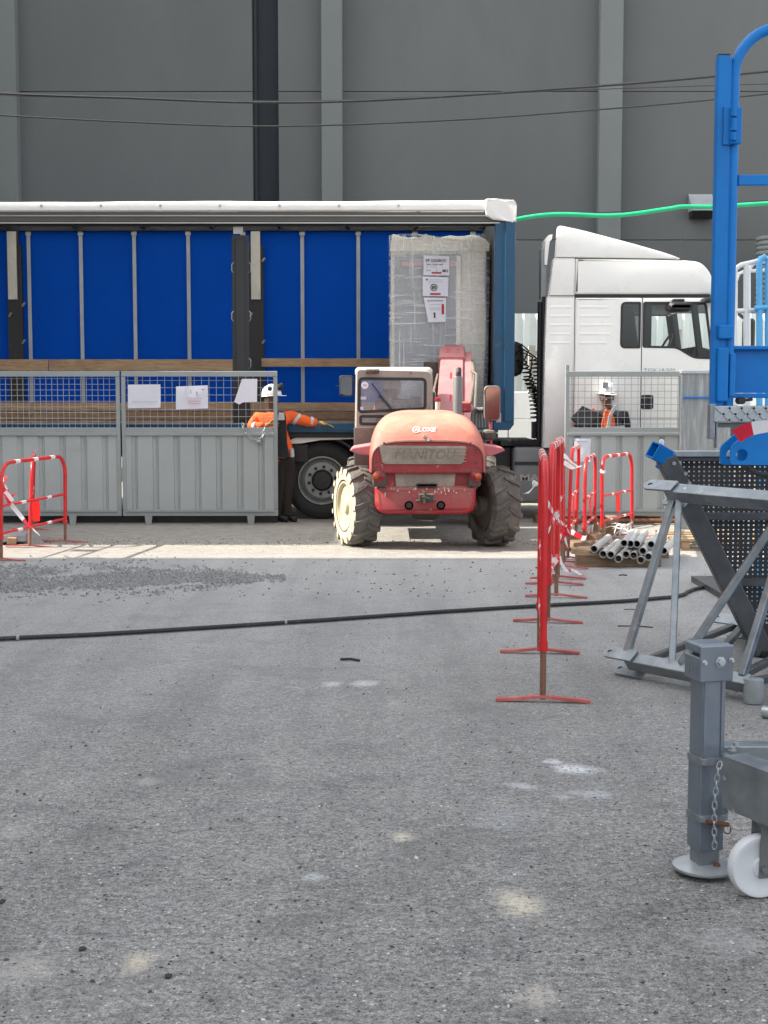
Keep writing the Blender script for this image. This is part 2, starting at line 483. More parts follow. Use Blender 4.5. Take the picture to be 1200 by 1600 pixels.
def roundpoly(pts, r, n=4):
    out = []
    m = len(pts)
    for i in range(m):
        p = Vector(pts[i][:2]); a = Vector(pts[i - 1][:2]); b = Vector(pts[(i + 1) % m][:2])
        rr = pts[i][2] if len(pts[i]) > 2 else r
        da, db = (a - p), (b - p)
        k = min(rr, da.length * .45, db.length * .45)
        s, e = p + da.normalized() * k, p + db.normalized() * k
        for j in range(n + 1):
            t = j / n
            q = s * (1 - t) ** 2 + p * 2 * t * (1 - t) + e * t * t
            out.append((q.x, q.y))
    return out
def inset(poly, d):
    n = len(poly)
    area = sum(poly[i][0] * poly[(i + 1) % n][1] - poly[(i + 1) % n][0] * poly[i][1] for i in range(n))
    s = 1 if area > 0 else -1
    out = []
    for i in range(n):
        a, b = Vector(poly[i - 1]), Vector(poly[(i + 1) % n])
        t = (b - a)
        if t.length < 1e-9: out.append(poly[i]); continue
        t.normalize()
        out.append((poly[i][0] - t.y * s * d, poly[i][1] + t.x * s * d))
    return out
def plate_holes(bm, outer, holes, y, mapf):
    es = []; loops = []
    for lp in [outer] + holes:
        v = [bm.verts.new(mapf(a, b, y)) for a, b in lp]
        loops.append(v)
        for i in range(len(v)): es.append(bm.edges.new((v[i], v[(i + 1) % len(v)])))
    bmesh.ops.triangle_fill(bm, use_beauty=True, use_dissolve=False, edges=es)
    return loops
def slab_shell(bm, outline, holes, y0, y1, r, mapf, back_holes=None):
    """rounded-edge slab with openings right through"""
    fr = plate_holes(bm, inset(outline, r), holes, y0, mapf)
    prev = fr[0]
    steps = [(y0 + r * (1 - math.cos(R(t))), r * (1 - math.sin(R(t)))) for t in (30, 60, 90)]
    steps += [(y1 - (s[0] - y0), s[1]) for s in steps[::-1]]
    for (yy, ins) in steps:
        ring = [bm.verts.new(mapf(a, b, yy)) for a, b in inset(outline, ins)]
        for k in range(len(ring)):
            bm.faces.new((prev[k], prev[(k + 1) % len(ring)], ring[(k + 1) % len(ring)], ring[k]))
        prev = ring
    bk = plate_holes(bm, inset(outline, r), holes if back_holes is None else back_holes, y1, mapf)
    ring = bk[0]
    for k in range(len(ring)):
        bm.faces.new((prev[k], prev[(k + 1) % len(ring)], ring[(k + 1) % len(ring)], ring[k]))
XZ = lambda a, b, t: Vector((a, t, b))
def text(name, s, size, mat, parent, loc, sx=1.0, rot=(math.pi / 2, 0, 0), align='CENTER', thick=.0015, base=None, shear=0, bold=0):
    c = bpy.data.curves.new(name, 'FONT')
    c.body = s; c.size = size; c.align_x = align; c.align_y = 'CENTER'; c.extrude = thick; c.resolution_u = 2; c.shear = shear; c.offset = bold
    t = bpy.data.objects.new(name + '_tmp', c)
    COL.objects.link(t)
    bpy.context.view_layer.update()
    me = bpy.data.meshes.new_from_object(t.evaluated_get(bpy.context.evaluated_depsgraph_get()))
    bpy.data.objects.remove(t); bpy.data.curves.remove(c)
    from mathutils import Euler
    me.transform(Matrix.Translation(Vector(loc)) @ Euler(rot).to_matrix().to_4x4() @ Matrix.Diagonal((sx, 1, 1, 1)))
    me.materials.clear(); me.materials.append(mat)
    r = parent
    while r is not None and r.parent is not None: r = r.parent
    if r is not None: me.transform(Matrix.Translation(-ROOTS.get(r, Vector((0, 0, 0)))))
    return link_mesh(name, me, parent)
def skin(name, nodes, edges, mat, parent, sub=2):
    me = bpy.data.meshes.new(name)
    me.from_pydata([Vector(n[0]) for n in nodes], edges, [])
    t = bpy.data.objects.new(name + '_tmp', me)
    COL.objects.link(t)
    t.modifiers.new('skin', 'SKIN').use_smooth_shade = True
    md = t.modifiers.new('sub', 'SUBSURF'); md.levels = sub; md.render_levels = sub
    for v, n in zip(me.skin_vertices[0].data, nodes):
        r = n[1]
        v.radius = (r, r) if isinstance(r, (int, float)) else r
        v.use_root = False
    me.skin_vertices[0].data[0].use_root = True
    bpy.context.view_layer.update()
    out = bpy.data.meshes.new_from_object(t.evaluated_get(bpy.context.evaluated_depsgraph_get()))
    bpy.data.objects.remove(t); bpy.data.meshes.remove(me)
    out.materials.clear(); out.materials.append(mat)
    r = parent
    while r.parent is not None: r = r.parent
    out.transform(Matrix.Translation(-ROOTS.get(r, Vector((0, 0, 0)))))
    for p in out.polygons: p.use_smooth = True
    return link_mesh(name, out, parent)
def copy_tree(o, parent=None):
    c = o.copy(); COL.objects.link(c)
    if parent is not None: c.parent = parent
    for ch in list(o.children): copy_tree(ch, c)
    return c
def smoothpath(pts, n=6):
    pts = [Vector(p) for p in pts]; out = []
    for i in range(len(pts) - 1):
        p0, p1, p2, p3 = pts[max(i - 1, 0)], pts[i], pts[i + 1], pts[min(i + 2, len(pts) - 1)]
        for k in range(n):
            t = k / n
            out.append(.5 * ((2 * p1) + (p2 - p0) * t + (2 * p0 - 5 * p1 + 4 * p2 - p3) * t * t + (3 * p1 - p0 - 3 * p2 + p3) * t ** 3))
    out.append(pts[-1])
    return out
def ribbon(bm, pts, w, side=(0, 0, 1), twist=0.0, seg=.12, mi=(0, 1), phase=0):
    path = smoothpath(pts, 5)
    prev = None; dist = phase
    for i, p in enumerate(path):
        t = (path[min(i + 1, len(path) - 1)] - path[max(i - 1, 0)]).normalized()
        s = Vector(side); s = (s - t * s.dot(t))
        s = s.normalized() if s.length > 1e-4 else t.orthogonal().normalized()
        s = Matrix.Rotation(twist * i / max(1, len(path) - 1), 3, t) @ s
        row = (bm.verts.new(p - s * w / 2), bm.verts.new(p + s * w / 2))
        if prev:
            f = bm.faces.new((prev[0], row[0], row[1], prev[1]))
            dist += (path[i] - path[i - 1]).length
            f.material_index = mi[int(dist / seg) % 2]
        prev = row

# ================================================================== GROUND
def ground_material():
    m = bpy.data.materials.new('worn_asphalt')
    nt, N, L, b = nodes_of(m)
    vec = coords(nt, (1, 1, 1), False)
    sep = N.new('ShaderNodeSeparateXYZ'); L.new(vec, sep.inputs[0])
    big = noise(nt, vec, .55, 5, .6, .6)
    mid = noise(nt, vec, 3.2, 7, .62, .3)
    vst = coords(nt, (1.0, .8, 1), False)
    fine = noise(nt, vec, 55, 6, .72)
    grit = noise(nt, vec, 150, 5, .85)
    c = mixc(nt, ramp(nt, big, [(.32, 0.0), (.68, 1.0)]), (.212, .214, .212), (.30, .30, .293))
    c = mixc(nt, ramp(nt, mid, [(.30, .0), (.75, .65)]), c, (.345, .335, .32))
    c = mixc(nt, math_(nt, 'MULTIPLY', ramp(nt, mid, [(.24, 1.0), (.42, .0)]), .55), c, (.13, .131, .135))
    # loose mineral grains
    g = ramp(nt, fine, [(.32, .38), (.50, 1.0), (.68, 1.55)])
    c = mixc(nt, 1.0, c, g, 'MULTIPLY')
    clump = noise(nt, coords(nt, (1, 1.5, 1), False), 19, 7, .7, .5)
    c = mixc(nt, .9, c, ramp(nt, clump, [(.32, .60), (.5, 1.0), (.68, 1.32)]), 'MULTIPLY')
    g2 = ramp(nt, grit, [(.33, .22), (.47, .85), (.53, 1.05), (.68, 2.1)])
    c = mixc(nt, 1.0, c, g2, 'MULTIPLY')
    for (vsc, thr, keep, dark, lite) in ((13.0, .085, .66, (.03, .03, .03), (.72, .71, .69)), (34.0, .16, .62, (.035, .035, .036), (.66, .65, .63)), (60.0, .17, .74, (.04, .04, .042), (.55, .54, .52))):
        vo = N.new('ShaderNodeTexVoronoi'); vo.inputs['Scale'].default_value = vsc; L.new(vec, vo.inputs['Vector'])
        sp = N.new('ShaderNodeSeparateColor'); L.new(vo.outputs['Color'], sp.inputs[0])
        dot = math_(nt, 'LESS_THAN', vo.outputs['Distance'], thr)
        c = mixc(nt, math_(nt, 'MULTIPLY', dot, math_(nt, 'GREATER_THAN', sp.outputs[0], keep)), c, dark)
        c = mixc(nt, math_(nt, 'MULTIPLY', dot, math_(nt, 'LESS_THAN', sp.outputs[1], (1 - keep) * .45)), c, lite)
    brk0 = noise(nt, vec, 31, 6, .75)
    # pale powder patches spread by feet and tyres
    p1 = noise(nt, vec, 1.15, 8, .72, .9)
    p2 = noise(nt, vec, 7.5, 6, .7, .6)
    pw = math_(nt, 'MULTIPLY', ramp(nt, p1, [(.56, .0), (.70, 1.0)]), ramp(nt, p2, [(.46, .0), (.64, 1.0)]))
    c = mixc(nt, math_(nt, 'MULTIPLY', pw, .7), c, (.55, .53, .49))
    p3 = noise(nt, coords(nt, (1.6, 3.4, 1), False), 3.1, 7, .75, .5)
    c = mixc(nt, math_(nt, 'MULTIPLY', ramp(nt, p3, [(.63, .0), (.70, .75)]), ramp(nt, brk0, [(.42, .0), (.6, 1.0)])), c, (.58, .57, .55))
    p4 = noise(nt, vec, 1.7, 6, .65, .7)
    c = mixc(nt, math_(nt, 'MULTIPLY', ramp(nt, p4, [(.54, .0), (.68, .55)]), 1.0), c, (.15, .148, .147))
    # single spills
    spills = [((897, 1201), .19, .045, (.80, .82, .86), 1.0, -.55), ((862, 1190), .10, .02, (.76, .78, .82), .9, -.5), ((812, 1412), .16, .075, (.66, .61, .50), .9), ((628, 1308), .10, .03, (.68, .64, .52), .9),
              ((518, 1069), .13, .04, (.72, .73, .73), .85), ((570, 1068), .15, .05, (.75, .76, .78), .85), ((815, 1228), .16, .03, (.62, .64, .67), .8, -.4), ((925, 1240), .2, .03, (.6, .62, .66), .6, -.3), ((880, 1245), .10, .02, (.6, .6, .6), .6), ((218, 1502), .09, .04, (.62, .56, .45), .9), ((800, 1275), .28, .09, (.46, .49, .53), .3),
              ((492, 1370), .09, .025, (.62, .66, .68), .7), ((840, 1556), .12, .04, (.62, .56, .50), .6), ((1130, 1470), .2, .06, (.5, .5, .52), .45),
              ((230, 1222), .12, .03, (.56, .54, .5), .5), ((20, 1300), .12, .05, (.5, .5, .48), .5), ((30, 1515), .22, .07, (.5, .48, .45), .6)]
    wob = N.new('ShaderNodeTexNoise'); wob.inputs['Scale'].default_value = 9; wob.inputs['Detail'].default_value = 6; wob.inputs['Roughness'].default_value = .7
    L.new(vec, wob.inputs['Vector'])
    wv = N.new('ShaderNodeVectorMath'); wv.operation = 'SUBTRACT'; L.new(wob.outputs['Color'], wv.inputs[0]); wv.inputs[1].default_value = (.5, .5, .5)
    brk = noise(nt, vec, 48, 7, .8)
    for (px, rx, ry, colr, amt, ra_) in [(s[0], s[1], s[2], s[3], s[4], s[5] if len(s) > 5 else 0) for s in spills]:
        q = G(*px)
        sb = N.new('ShaderNodeVectorMath'); sb.operation = 'SUBTRACT'; L.new(vec, sb.inputs[0]); sb.inputs[1].default_value = q
        if ra_:
            vr = N.new('ShaderNodeVectorRotate'); vr.rotation_type = 'Z_AXIS'; vr.inputs['Angle'].default_value = -ra_; L.new(sb.outputs[0], vr.inputs['Vector']); sb = vr
        sc = N.new('ShaderNodeVectorMath'); sc.operation = 'MULTIPLY'; L.new(sb.outputs[0], sc.inputs[0]); sc.inputs[1].default_value = (1 / (rx * .62), 1 / (ry * 2.2), 1)
        ad = N.new('ShaderNodeVectorMath'); ad.operation = 'MULTIPLY_ADD'; L.new(wv.outputs[0], ad.inputs[0]); ad.inputs[1].default_value = (1.9, 1.9, 0); L.new(sc.outputs[0], ad.inputs[2])
        ln = N.new('ShaderNodeVectorMath'); ln.operation = 'LENGTH'; L.new(ad.outputs[0], ln.inputs[0])
        mk = math_(nt, 'MULTIPLY', ramp(nt, ln.outputs['Value'], [(.3, 1.0), (1.15, .0)]), ramp(nt, brk, [(.40, .0), (.51, 1.0)]))
        c = mixc(nt, math_(nt, 'MULTIPLY', mk, amt), c, colr)
    # ground turns paler with distance; warm loose dirt by the lorry
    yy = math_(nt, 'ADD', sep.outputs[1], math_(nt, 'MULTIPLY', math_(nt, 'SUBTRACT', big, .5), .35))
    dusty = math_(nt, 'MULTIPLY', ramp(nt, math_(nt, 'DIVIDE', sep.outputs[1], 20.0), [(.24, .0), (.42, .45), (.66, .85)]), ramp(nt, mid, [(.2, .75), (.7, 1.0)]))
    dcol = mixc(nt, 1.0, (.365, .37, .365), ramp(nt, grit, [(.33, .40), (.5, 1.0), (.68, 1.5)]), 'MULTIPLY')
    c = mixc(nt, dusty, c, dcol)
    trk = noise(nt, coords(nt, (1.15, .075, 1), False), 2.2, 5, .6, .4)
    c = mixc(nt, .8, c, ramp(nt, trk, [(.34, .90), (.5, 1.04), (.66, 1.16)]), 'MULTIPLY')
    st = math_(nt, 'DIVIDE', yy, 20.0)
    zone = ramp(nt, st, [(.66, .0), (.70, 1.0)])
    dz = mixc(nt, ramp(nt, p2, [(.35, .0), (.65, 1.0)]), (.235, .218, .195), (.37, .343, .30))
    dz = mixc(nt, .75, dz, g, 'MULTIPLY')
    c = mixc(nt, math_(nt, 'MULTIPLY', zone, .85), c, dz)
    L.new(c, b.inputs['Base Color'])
    b.inputs['Roughness'].default_value = .88
    b.inputs['Specular IOR Level'].default_value = .3
    h = math_(nt, 'ADD', math_(nt, 'MULTIPLY', fine, 1.0), math_(nt, 'MULTIPLY', grit, .6))
    h = math_(nt, 'ADD', h, math_(nt, 'MULTIPLY', mid, .8))
    bp = N.new('ShaderNodeBump'); bp.inputs['Strength'].default_value = .85; bp.inputs['Distance'].default_value = .009
    L.new(h, bp.inputs['Height']); L.new(bp.outputs[0], b.inputs['Normal'])
    return m
m_ground = ground_material()
bm = nb()
bmesh.ops.create_grid(bm, x_segments=8, y_segments=8, size=150, matrix=Matrix.Translation((0, 60, 0)))
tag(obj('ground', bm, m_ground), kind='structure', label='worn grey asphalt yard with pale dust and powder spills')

def stones(bm, places):
    for (x, y, r) in places:
        q = [Vector((random.uniform(.6, 1.2), 0, 0)), Vector((-random.uniform(.6, 1.2), 0, 0)), Vector((0, random.uniform(.5, 1.1), 0)),
             Vector((0, -random.uniform(.5, 1.1), 0)), Vector((random.uniform(-.3, .3), random.uniform(-.3, .3), random.uniform(.5, .9))), Vector((0, 0, -.3))]
        a = random.uniform(0, 6.28); rot = Matrix.Rotation(a, 3, 'Z')
        v = [bm.verts.new(rot @ (p * r) + Vector((x, y, r * .15))) for p in q]
        for (i, j, k) in ((0, 2, 4), (2, 1, 4), (1, 3, 4), (3, 0, 4)):
            bm.faces.new((v[i], v[j], v[k]))
pl = []
for i in range(15000):
    t = random.random() ** .8
    px = random.uniform(-90, 445); py = 904 + random.gauss(0, 11) + (3 if px < 150 else 0)
    edge = 1 - max(0, (px - 250) / 200.0)
    py = 904 + (py - 904) * max(.25, edge)
    if random.random() > .55 + .3 * math.sin(px * .041 + 1.3 * math.sin(py * .35)) + .25 * math.sin(px * .013 + py * .2): continue
    q = G(px, py)
    pl.append((q.x, q.y, random.choice((.006, .008, .010, .013, .017, .024)) * random.uniform(.8, 1.15)))
bm = nb(); stones(bm, pl)
tag(obj('gravel', bm, m_stone), 'dark loose gravel spread across the asphalt near the site gates', None, None, 'stuff')
pl = []
for i in range(3600):
    y = 3.2 + 11 * random.random() ** 1.25; x = random.uniform(-.32, .33) * y
    r = random.choice((.002, .003, .004, .004, .005, .008)) * random.uniform(.7, 1.2)
    pl.append((x, y, r))
for i in range(700):
    q = G(random.uniform(0, 1150), random.uniform(842, 853)); pl.append((q.x, q.y, random.uniform(.005, .014)))
for i in range(300):
    q = G(random.uniform(0, 900), random.uniform(872, 935)); pl.append((q.x, q.y, random.uniform(.005, .016)))
for (px, py, r) in ((650, 1342, .012), (593, 1282, .008), (502, 1443, .009), (560, 945, .02)): q = G(px, py); pl.append((q.x, q.y, r))
bm = nb(); stones(bm, pl[1::3])
tag(obj('pale_chippings', bm, m_stone_pale), 'pale stone chips and plaster crumbs scattered over the asphalt', None, None, 'stuff')
pl = [p_ for i_, p_ in enumerate(pl) if i_ % 3 != 1]
bm = nb(); stones(bm, pl)
tag(obj('pebbles', bm, m_stone_dark), 'small pebbles and grit scattered over the asphalt', None, None, 'stuff')

# ================================================================== BUILDINGS
DF = 30.0
fx = lambda px, d=DF: PX(px, d)
wh = thing('warehouse', 'tall dark grey rendered warehouse wall with pilasters behind the lorry', 'building', (0, DF, 0))
segs = [(-24, -14.35), (-13.83, fx(5)), (fx(38), fx(398)), (fx(438), fx(505)), (fx(536), fx(931)), (fx(966), 10.6), (11.1, 24)]
rows = [(0, 1.82), (1.83, PZ(375, DF) - .006), (PZ(375, DF) + .006, PZ(143, DF) - .006), (PZ(143, DF) + .006, 11.6)]
for (a, b_) in segs:
    for (z0, z1) in rows:
        bm = nb(); bx(bm, a, b_, DF, DF + .18, z0, z1, .008)
        obj('wall_panel', bm, m_facade, wh)
for (a, b_) in ((-14.35, -13.83), (fx(4, 29.75), fx(36, 29.75)), (fx(504, 29.75), fx(536, 29.75)), (fx(931, 29.75), fx(966, 29.75)), (10.6, 11.1)):
    bm = nb(); bx(bm, a, b_, DF - .28, DF + .2, 0, 11.75, .01)
    obj('pilaster', bm, m_pilaster, wh)
bm = nb(); bx(bm, fx(398), fx(438), DF + .3, DF + .4, 0, 11.6); obj('recess_back', bm, m_facade_dark, wh)
bm = nb(); tube(bm, [(fx(402, 30.2), DF + .22, 0), (fx(402, 30.2), DF + .22, 11.5)], .06, 10); obj('downpipe', bm, m_facade_dark, wh, True)
bm = nb(); bx(bm, -24, 24, DF + .41, DF + .9, 0, 11.7); obj('wall_core', bm, m_facade_dark, wh)
bm = nb(); bx(bm, -24.1, 24.1, DF - .1, DF + 12, 11.76, 12.0); obj('roof', bm, m_facade_dark, wh)

def shade_building(label, x0, x1, y0, y1, z):  # unseen blocks added left of view to shape shade and the sunlit strip
    r = thing('added_shade_building', label, 'building', ((x0 + x1) / 2, (y0 + y1) / 2, 0))
    bm = nb(); bx(bm, x0, x1, y0, y1, 0, z); obj('wall', bm, m_wallplain, r)
    bm = nb(); bx(bm, x0 - .1, x1 + .0, y0, y1, z + .002, z + .2); obj('roof', bm, m_facade_dark, r)
shade_building('added unseen tall block left of the yard shading its near half', -30, -11, -30, 13.55, 17.0)
shade_building('added unseen lower block shading the left ground beyond the sunlit strip', -30, -11, 14.78, 21.8, 8.6)
shade_building('added unseen block keeping the sun off the warehouse wall', -30, -12, 26.0, 29.995, 34.0)

# wall light
lt = thing('wall_light', 'square grey floodlight high on the warehouse wall above the lorry cab', 'light', P(1094, 320, DF - .02))
x0, x1, x2, x3 = fx(1076, 29.6), fx(1113, 29.6), fx(1076, 29.9), fx(1113, 29.9)
zt, zm, zb = PZ(301, 29.75), PZ(323, 29.4), PZ(340, 29.7)
bm = nb()
prism(bm, [(DF - .02, zt), (DF - .42, zm), (DF - .42, zm - .05), (DF - .02, zm - .05)], x1 - x0, lambda a, b, t: Vector((x0 + t, a, b)))
obj('lamp_cover', bm, m_lamp_grey, lt)
bm = nb()
prism(bm, [(DF - .40, zm - .053), (DF - .02, zm - .053), (DF - .02, zb), (DF - .22, zb)], x1 - x0 - .04, lambda a, b, t: Vector((x0 + .02 + t, a, b)))
obj('lamp_body', bm, m_black, lt)

# ribbed duct at right edge
dk = thing('ribbed_duct', 'grey ribbed duct against the warehouse at the right edge', 'duct', (fx(1200, 28.5), 28.8, 0))
bm = nb(); pr = []
zz = 0.0
while zz < PZ(370, 28.5):
    pr += [(zz, .36), (zz + .03, .385), (zz + .07, .385), (zz + .1, .36)]; zz += .1
lathe(bm, pr, (fx(1212, 28.5), 28.8, 0), 'z', 24); obj('duct_tube', bm, m_pilaster, dk)

# pale corrugated fence and white hoarding behind the lorry
cf = thing('corrugated_fence', 'pale green corrugated sheet fence behind the lorry cab', 'fence', (3, 26, 0))
zt = PZ(490, 26)
for (z0, z1, yo) in ((PZ(553, 26), zt, 0), (.6, PZ(556, 26), .06)):
    xx = -12.0
    while xx < 14:
        bm = nb(); prev = None
        k = 0
        cols = []
        x = xx
        while x < xx + 1.0 - 1e-6:
            cols += [(x, 0), (x + .09, 0), (x + .125, -.045), (x + .215, -.045)]; x += .25
        cols.append((xx + 1.0, 0))
        for (cx, cy) in cols:
            row = (bm.verts.new((cx, 26 + yo + cy, z0)), bm.verts.new((cx, 26 + yo + cy, z1)))
            if prev: bm.faces.new((prev[0], row[0], row[1], prev[1]))
            prev = row
        obj('corrugated_sheet', bm, m_corr, cf)
        xx += 1.0
bm = nb(); bx(bm, -12, 14, 25.9, 25.93, PZ(556, 26), PZ(549, 26)); obj('rail', bm, m_concrete, cf)
for px in (1057, 830, 1200):
    bm = nb(); x = PX(px, 25.8); bx(bm, x - .06, x + .06, 25.72, 25.85, 0, PZ(515 if px == 1057 else 540, 25.8)); obj('post', bm, m_concrete, cf)
bm = nb(); bx(bm, -12, 14, 26.1, 26.3, 0, 2.0); obj('kerb_wall', bm, m_concrete, cf)
hd = thing('white_hoarding', 'white horizontal panel hoarding behind the gap between trailer and cab', 'hoarding', (2, 24.4, 0))
zt = PZ(612, 24.4)
for (z0, z1) in ((.35, .80), (.815, PZ(655, 24.4)), (PZ(655, 24.4) + .015, zt)):
    for k in range(-4, 6):
        bm = nb(); bx(bm, k * 2.2 + .01, k * 2.2 + 2.19, 24.4, 24.45, z0, z1, .012); obj('panel', bm, m_hoard, hd)
for k in range(-4, 7):
    bm = nb(); bx(bm, k * 2.2 - .05, k * 2.2 + .05, 24.46, 24.56, 0, zt); obj('post', bm, m_alu, hd)

# overhead lines
def wire(name, label, cat, pts, d, r, mat, n=6):
    path = smoothpath([P(a, b, d) for a, b in pts], 8)
    bm = nb(); tube(bm, path, r, n)
    return tag(obj(name, bm, mat, None, True, base=path[0]), label, cat, None)
wire('overhead_cable', 'upper thick black overhead cable crossing the warehouse wall', 'cable', [(-300, 128), (0, 146), (200, 153), (400, 160), (600, 156), (900, 137), (1120, 119), (1500, 82)], 22, .02, m_cable)
wire('overhead_cable', 'lower thin overhead cable sagging across the warehouse wall', 'cable', [(-300, 160), (0, 180), (280, 194), (450, 197), (700, 188), (900, 174), (1130, 154), (1500, 112)], 22.3, .014, m_cable)
wire('overhead_cable', 'thin grey messenger wire just under the upper cable', 'cable', [(-300, 140), (0, 149), (430, 158), (700, 149), (980, 138), (1500, 122)], 22.6, .007, m_cable)
wire('green_hose', 'bright green hose strung across above the lorry cab', 'hose', [(700, 366), (805, 343), (870, 335), (960, 337), (1040, 327), (1066, 323), (1110, 323), (1200, 318), (1500, 300)], 21.5, .034, m_green, 10)
wire('overhead_cable', 'hair thin wire running above the green hose', 'cable', [(700, 345), (805, 338), (960, 331), (1080, 322), (1200, 313), (1500, 300)], 21.8, .006, m_cable)

# ================================================================== TRAILER
T = 17.75
tx = lambda px, d=T: PX(px, d)
tz = lambda py, d=T: PZ(py, d)
XR = tx(803)
XL = XR - 13.5
tr = thing('curtain_trailer', 'open sided lorry trailer with blue far curtain, white roof edge and timber planks', 'trailer', (-3, 19, 0))
# roof edge tarp with soft waves
bm = nb()
prev = None; xs = [XL + (tx(760) - XL) * i / 150 for i in range(151)]
for x in xs:
    w = .004 * math.sin(x * 1.9) + .002 * math.sin(x * 5.7 + 1)
    zt, zb = 4.085 + w - .004 * (XR - x) * .6, 3.945 + .3 * w - .002 * (XR - x) * .6
    ring = [bm.verts.new(p) for p in ((x, T + .02, zb), (x, T - .02 + .5 * w, zb + .02), (x, T - .025 + w, (zt + zb) / 2), (x, T - .015 + .6 * w, zt - .02), (x, T + .04, zt), (x, T + .2, zt + .005))]
    if prev:
        for k in range(5): bm.faces.new((prev[k], prev[k + 1], ring[k + 1], ring[k]))
    prev = ring
obj('roof_edge_tarp', bm, m_white_tarp, tr, True)
bm = nb(); bx(bm, XL, XR - .05, T + .2, T + 2.55, 4.075, 4.078); obj('roof_sheet', bm, m_roofskin, tr)
for i in range(9):
    bm = nb(); xx = tx(72) + i * 0.755 - 1.51; lathe(bm, [(-.012, .018), (0, .016), (.004, .006)], (xx, T - .035, 4.01), 'y', 10)
    obj('tarp_stud', bm, m_alu, tr, True)
bm = nb()
bx(bm, XL, XR - .2, T + .005, T + .07, tz(349), 3.94, .006)
bx(bm, XL, XR - .2, T - .008, T + .004, tz(346), tz(343.5))
obj('roof_rail', bm, m_roofrail, tr)
bm = nb(); bx(bm, XL, XR - .2, T - .02, T - .009, tz(349.5), tz(347.5)); bx(bm, XL, XR - .2, T - .012, T + .004, tz(338), tz(336.5)); obj('rail_lip', bm, m_alu, tr)
bm = nb(); bx(bm, XL, XR - .2, T + .08, T + .13, tz(352), tz(346)); obj('roof_track', bm, m_black, tr)
bm = nb(); bx(bm, XL, XR - .1, T + 2.38, T + 2.52, 3.99, 4.07); obj('far_roof_rail', bm, m_black, tr)
for i in range(14):
    bm = nb(); x = XL + .5 + i * .98; bx(bm, x, x + .05, T + .14, T + 2.38, 4.02, 4.065); obj('roof_bow', bm, m_post_dark, tr)
# white corner wrap
bm = nb()
cp = [(tx(756), 4.09), (tx(762), 4.10), (tx(800), 4.085), (tx(804.5), 4.03), (tx(804), tz(347)), (tx(798), tz(348.5)), (tx(768), tz(343)), (tx(757), tz(338))]
prism(bm, cp, .35, lambda a, b, t: Vector((a, T - .05 + t, b)), bev=.018)
bmesh.ops.subdivide_edges(bm, edges=bm.edges[:], cuts=2, use_grid_fill=True)
for v in bm.verts: v.co += Vector((random.uniform(-.008, .008), random.uniform(-.008, .008), random.uniform(-.008, .008)))
obj('corner_wrap', bm, m_white_tarp, tr, True)
# front headboard and blue corner post
bm = nb(); bx(bm, tx(772), XR - .02, T + .1, T + 2.5, 1.2, 3.95, .004); obj('headboard', bm, m_black, tr)
bm = nb()
zl, zt = tz(672), tz(346)
bx(bm, tx(771.5), tx(786), T - .01, T + .13, zl + .03, zt, .008)
bx(bm, tx(787), tx(803), T - .045, T + .16, zl + .10, zt, .012)
bx(bm, tx(784), tx(789), T - .02, T + .1, zl + .05, zt, .003)
prism(bm, [(tx(771), zl), (tx(796), zl), (tx(803), zl + .07), (tx(803), zl + .10), (tx(771), zl + .10)], .2, lambda a, b, t: Vector((a, T - .04 + t, b)), bev=.006)
obj('corner_post', bm, m_navy, tr)
bm = nb(); bx(bm, tx(775), tx(783), T - .03, T - .012, zl + .10, zl + .22, .003); bx(bm, tx(778), tx(780), T - .045, T - .03, zl + .13, zl + .19); obj('latch', bm, m_alu, tr)
# far curtain with slight folds, straps
FD = T + 2.5
bm = nb(); prev = None
for i in range(241):
    x = XL + (XR - .1 - XL) * i / 240
    w = .012 * math.sin(x * 8.2) + .008 * math.sin(x * 3.3 + 2)
    row = [bm.verts.new((x, FD + w * s, z)) for z, s in ((1.22, 1.2), (1.9, 1), (2.8, .8), (3.6, .8), (4.03, .2))]
    if prev:
        for k in range(4): bm.faces.new((prev[k], row[k], row[k + 1], prev[k + 1]))
    prev = row
obj('far_curtain', bm, m_curtain, tr, True)
spx = [-205, -121, -37, 48, 129, 212, 296, 381, 473, 560, 648, 738]
for px in spx:
    x = PX(px, FD - .1)
    bm = nb(); bx(bm, x - .026, x + .026, FD - .045, FD - .038, 1.25, 4.01); obj('curtain_strap', bm, m_strap, tr)
    bm = nb(); bx(bm, x - .04, x + .04, FD - .055, FD - .03, 3.93, 3.985, .004); obj('strap_buckle', bm, m_alu, tr)
# far stanchions with grey boards
for (pa, pb, ya, yb, ba, bb) in ((15, 38, 383, 640, 17, 31), (391, 413, 383, 640, 394, 408.5)):
    d = FD - .12
    bm = nb(); bx(bm, PX(pa, d), PX(pb, d), d, d + .07, 1.25, tz(ya, d), .004); bx(bm, PX(pa + 4, d), PX(pb - 4, d), d + .01, d + .06, tz(ya, d), 4.0); obj('far_stanchion', bm, m_black, tr)
    bm = nb(); bx(bm, PX(ba, d), PX(bb, d), d - .03, d - .002, tz(468, d), tz(362, d), .004); obj('grey_board', bm, m_post_board, tr)
    bm = nb()
    for (px, py) in ((pa + 1, 492), (pb - 1, 406 if pa > 100 else 476), (pb - 1, 534)):
        bar(bm, P(px - 2, py + 3, d - .03), P(px + 2, py - 3, d - .05), .03, .025)
    obj('stanchion_hook', bm, m_alu, tr)
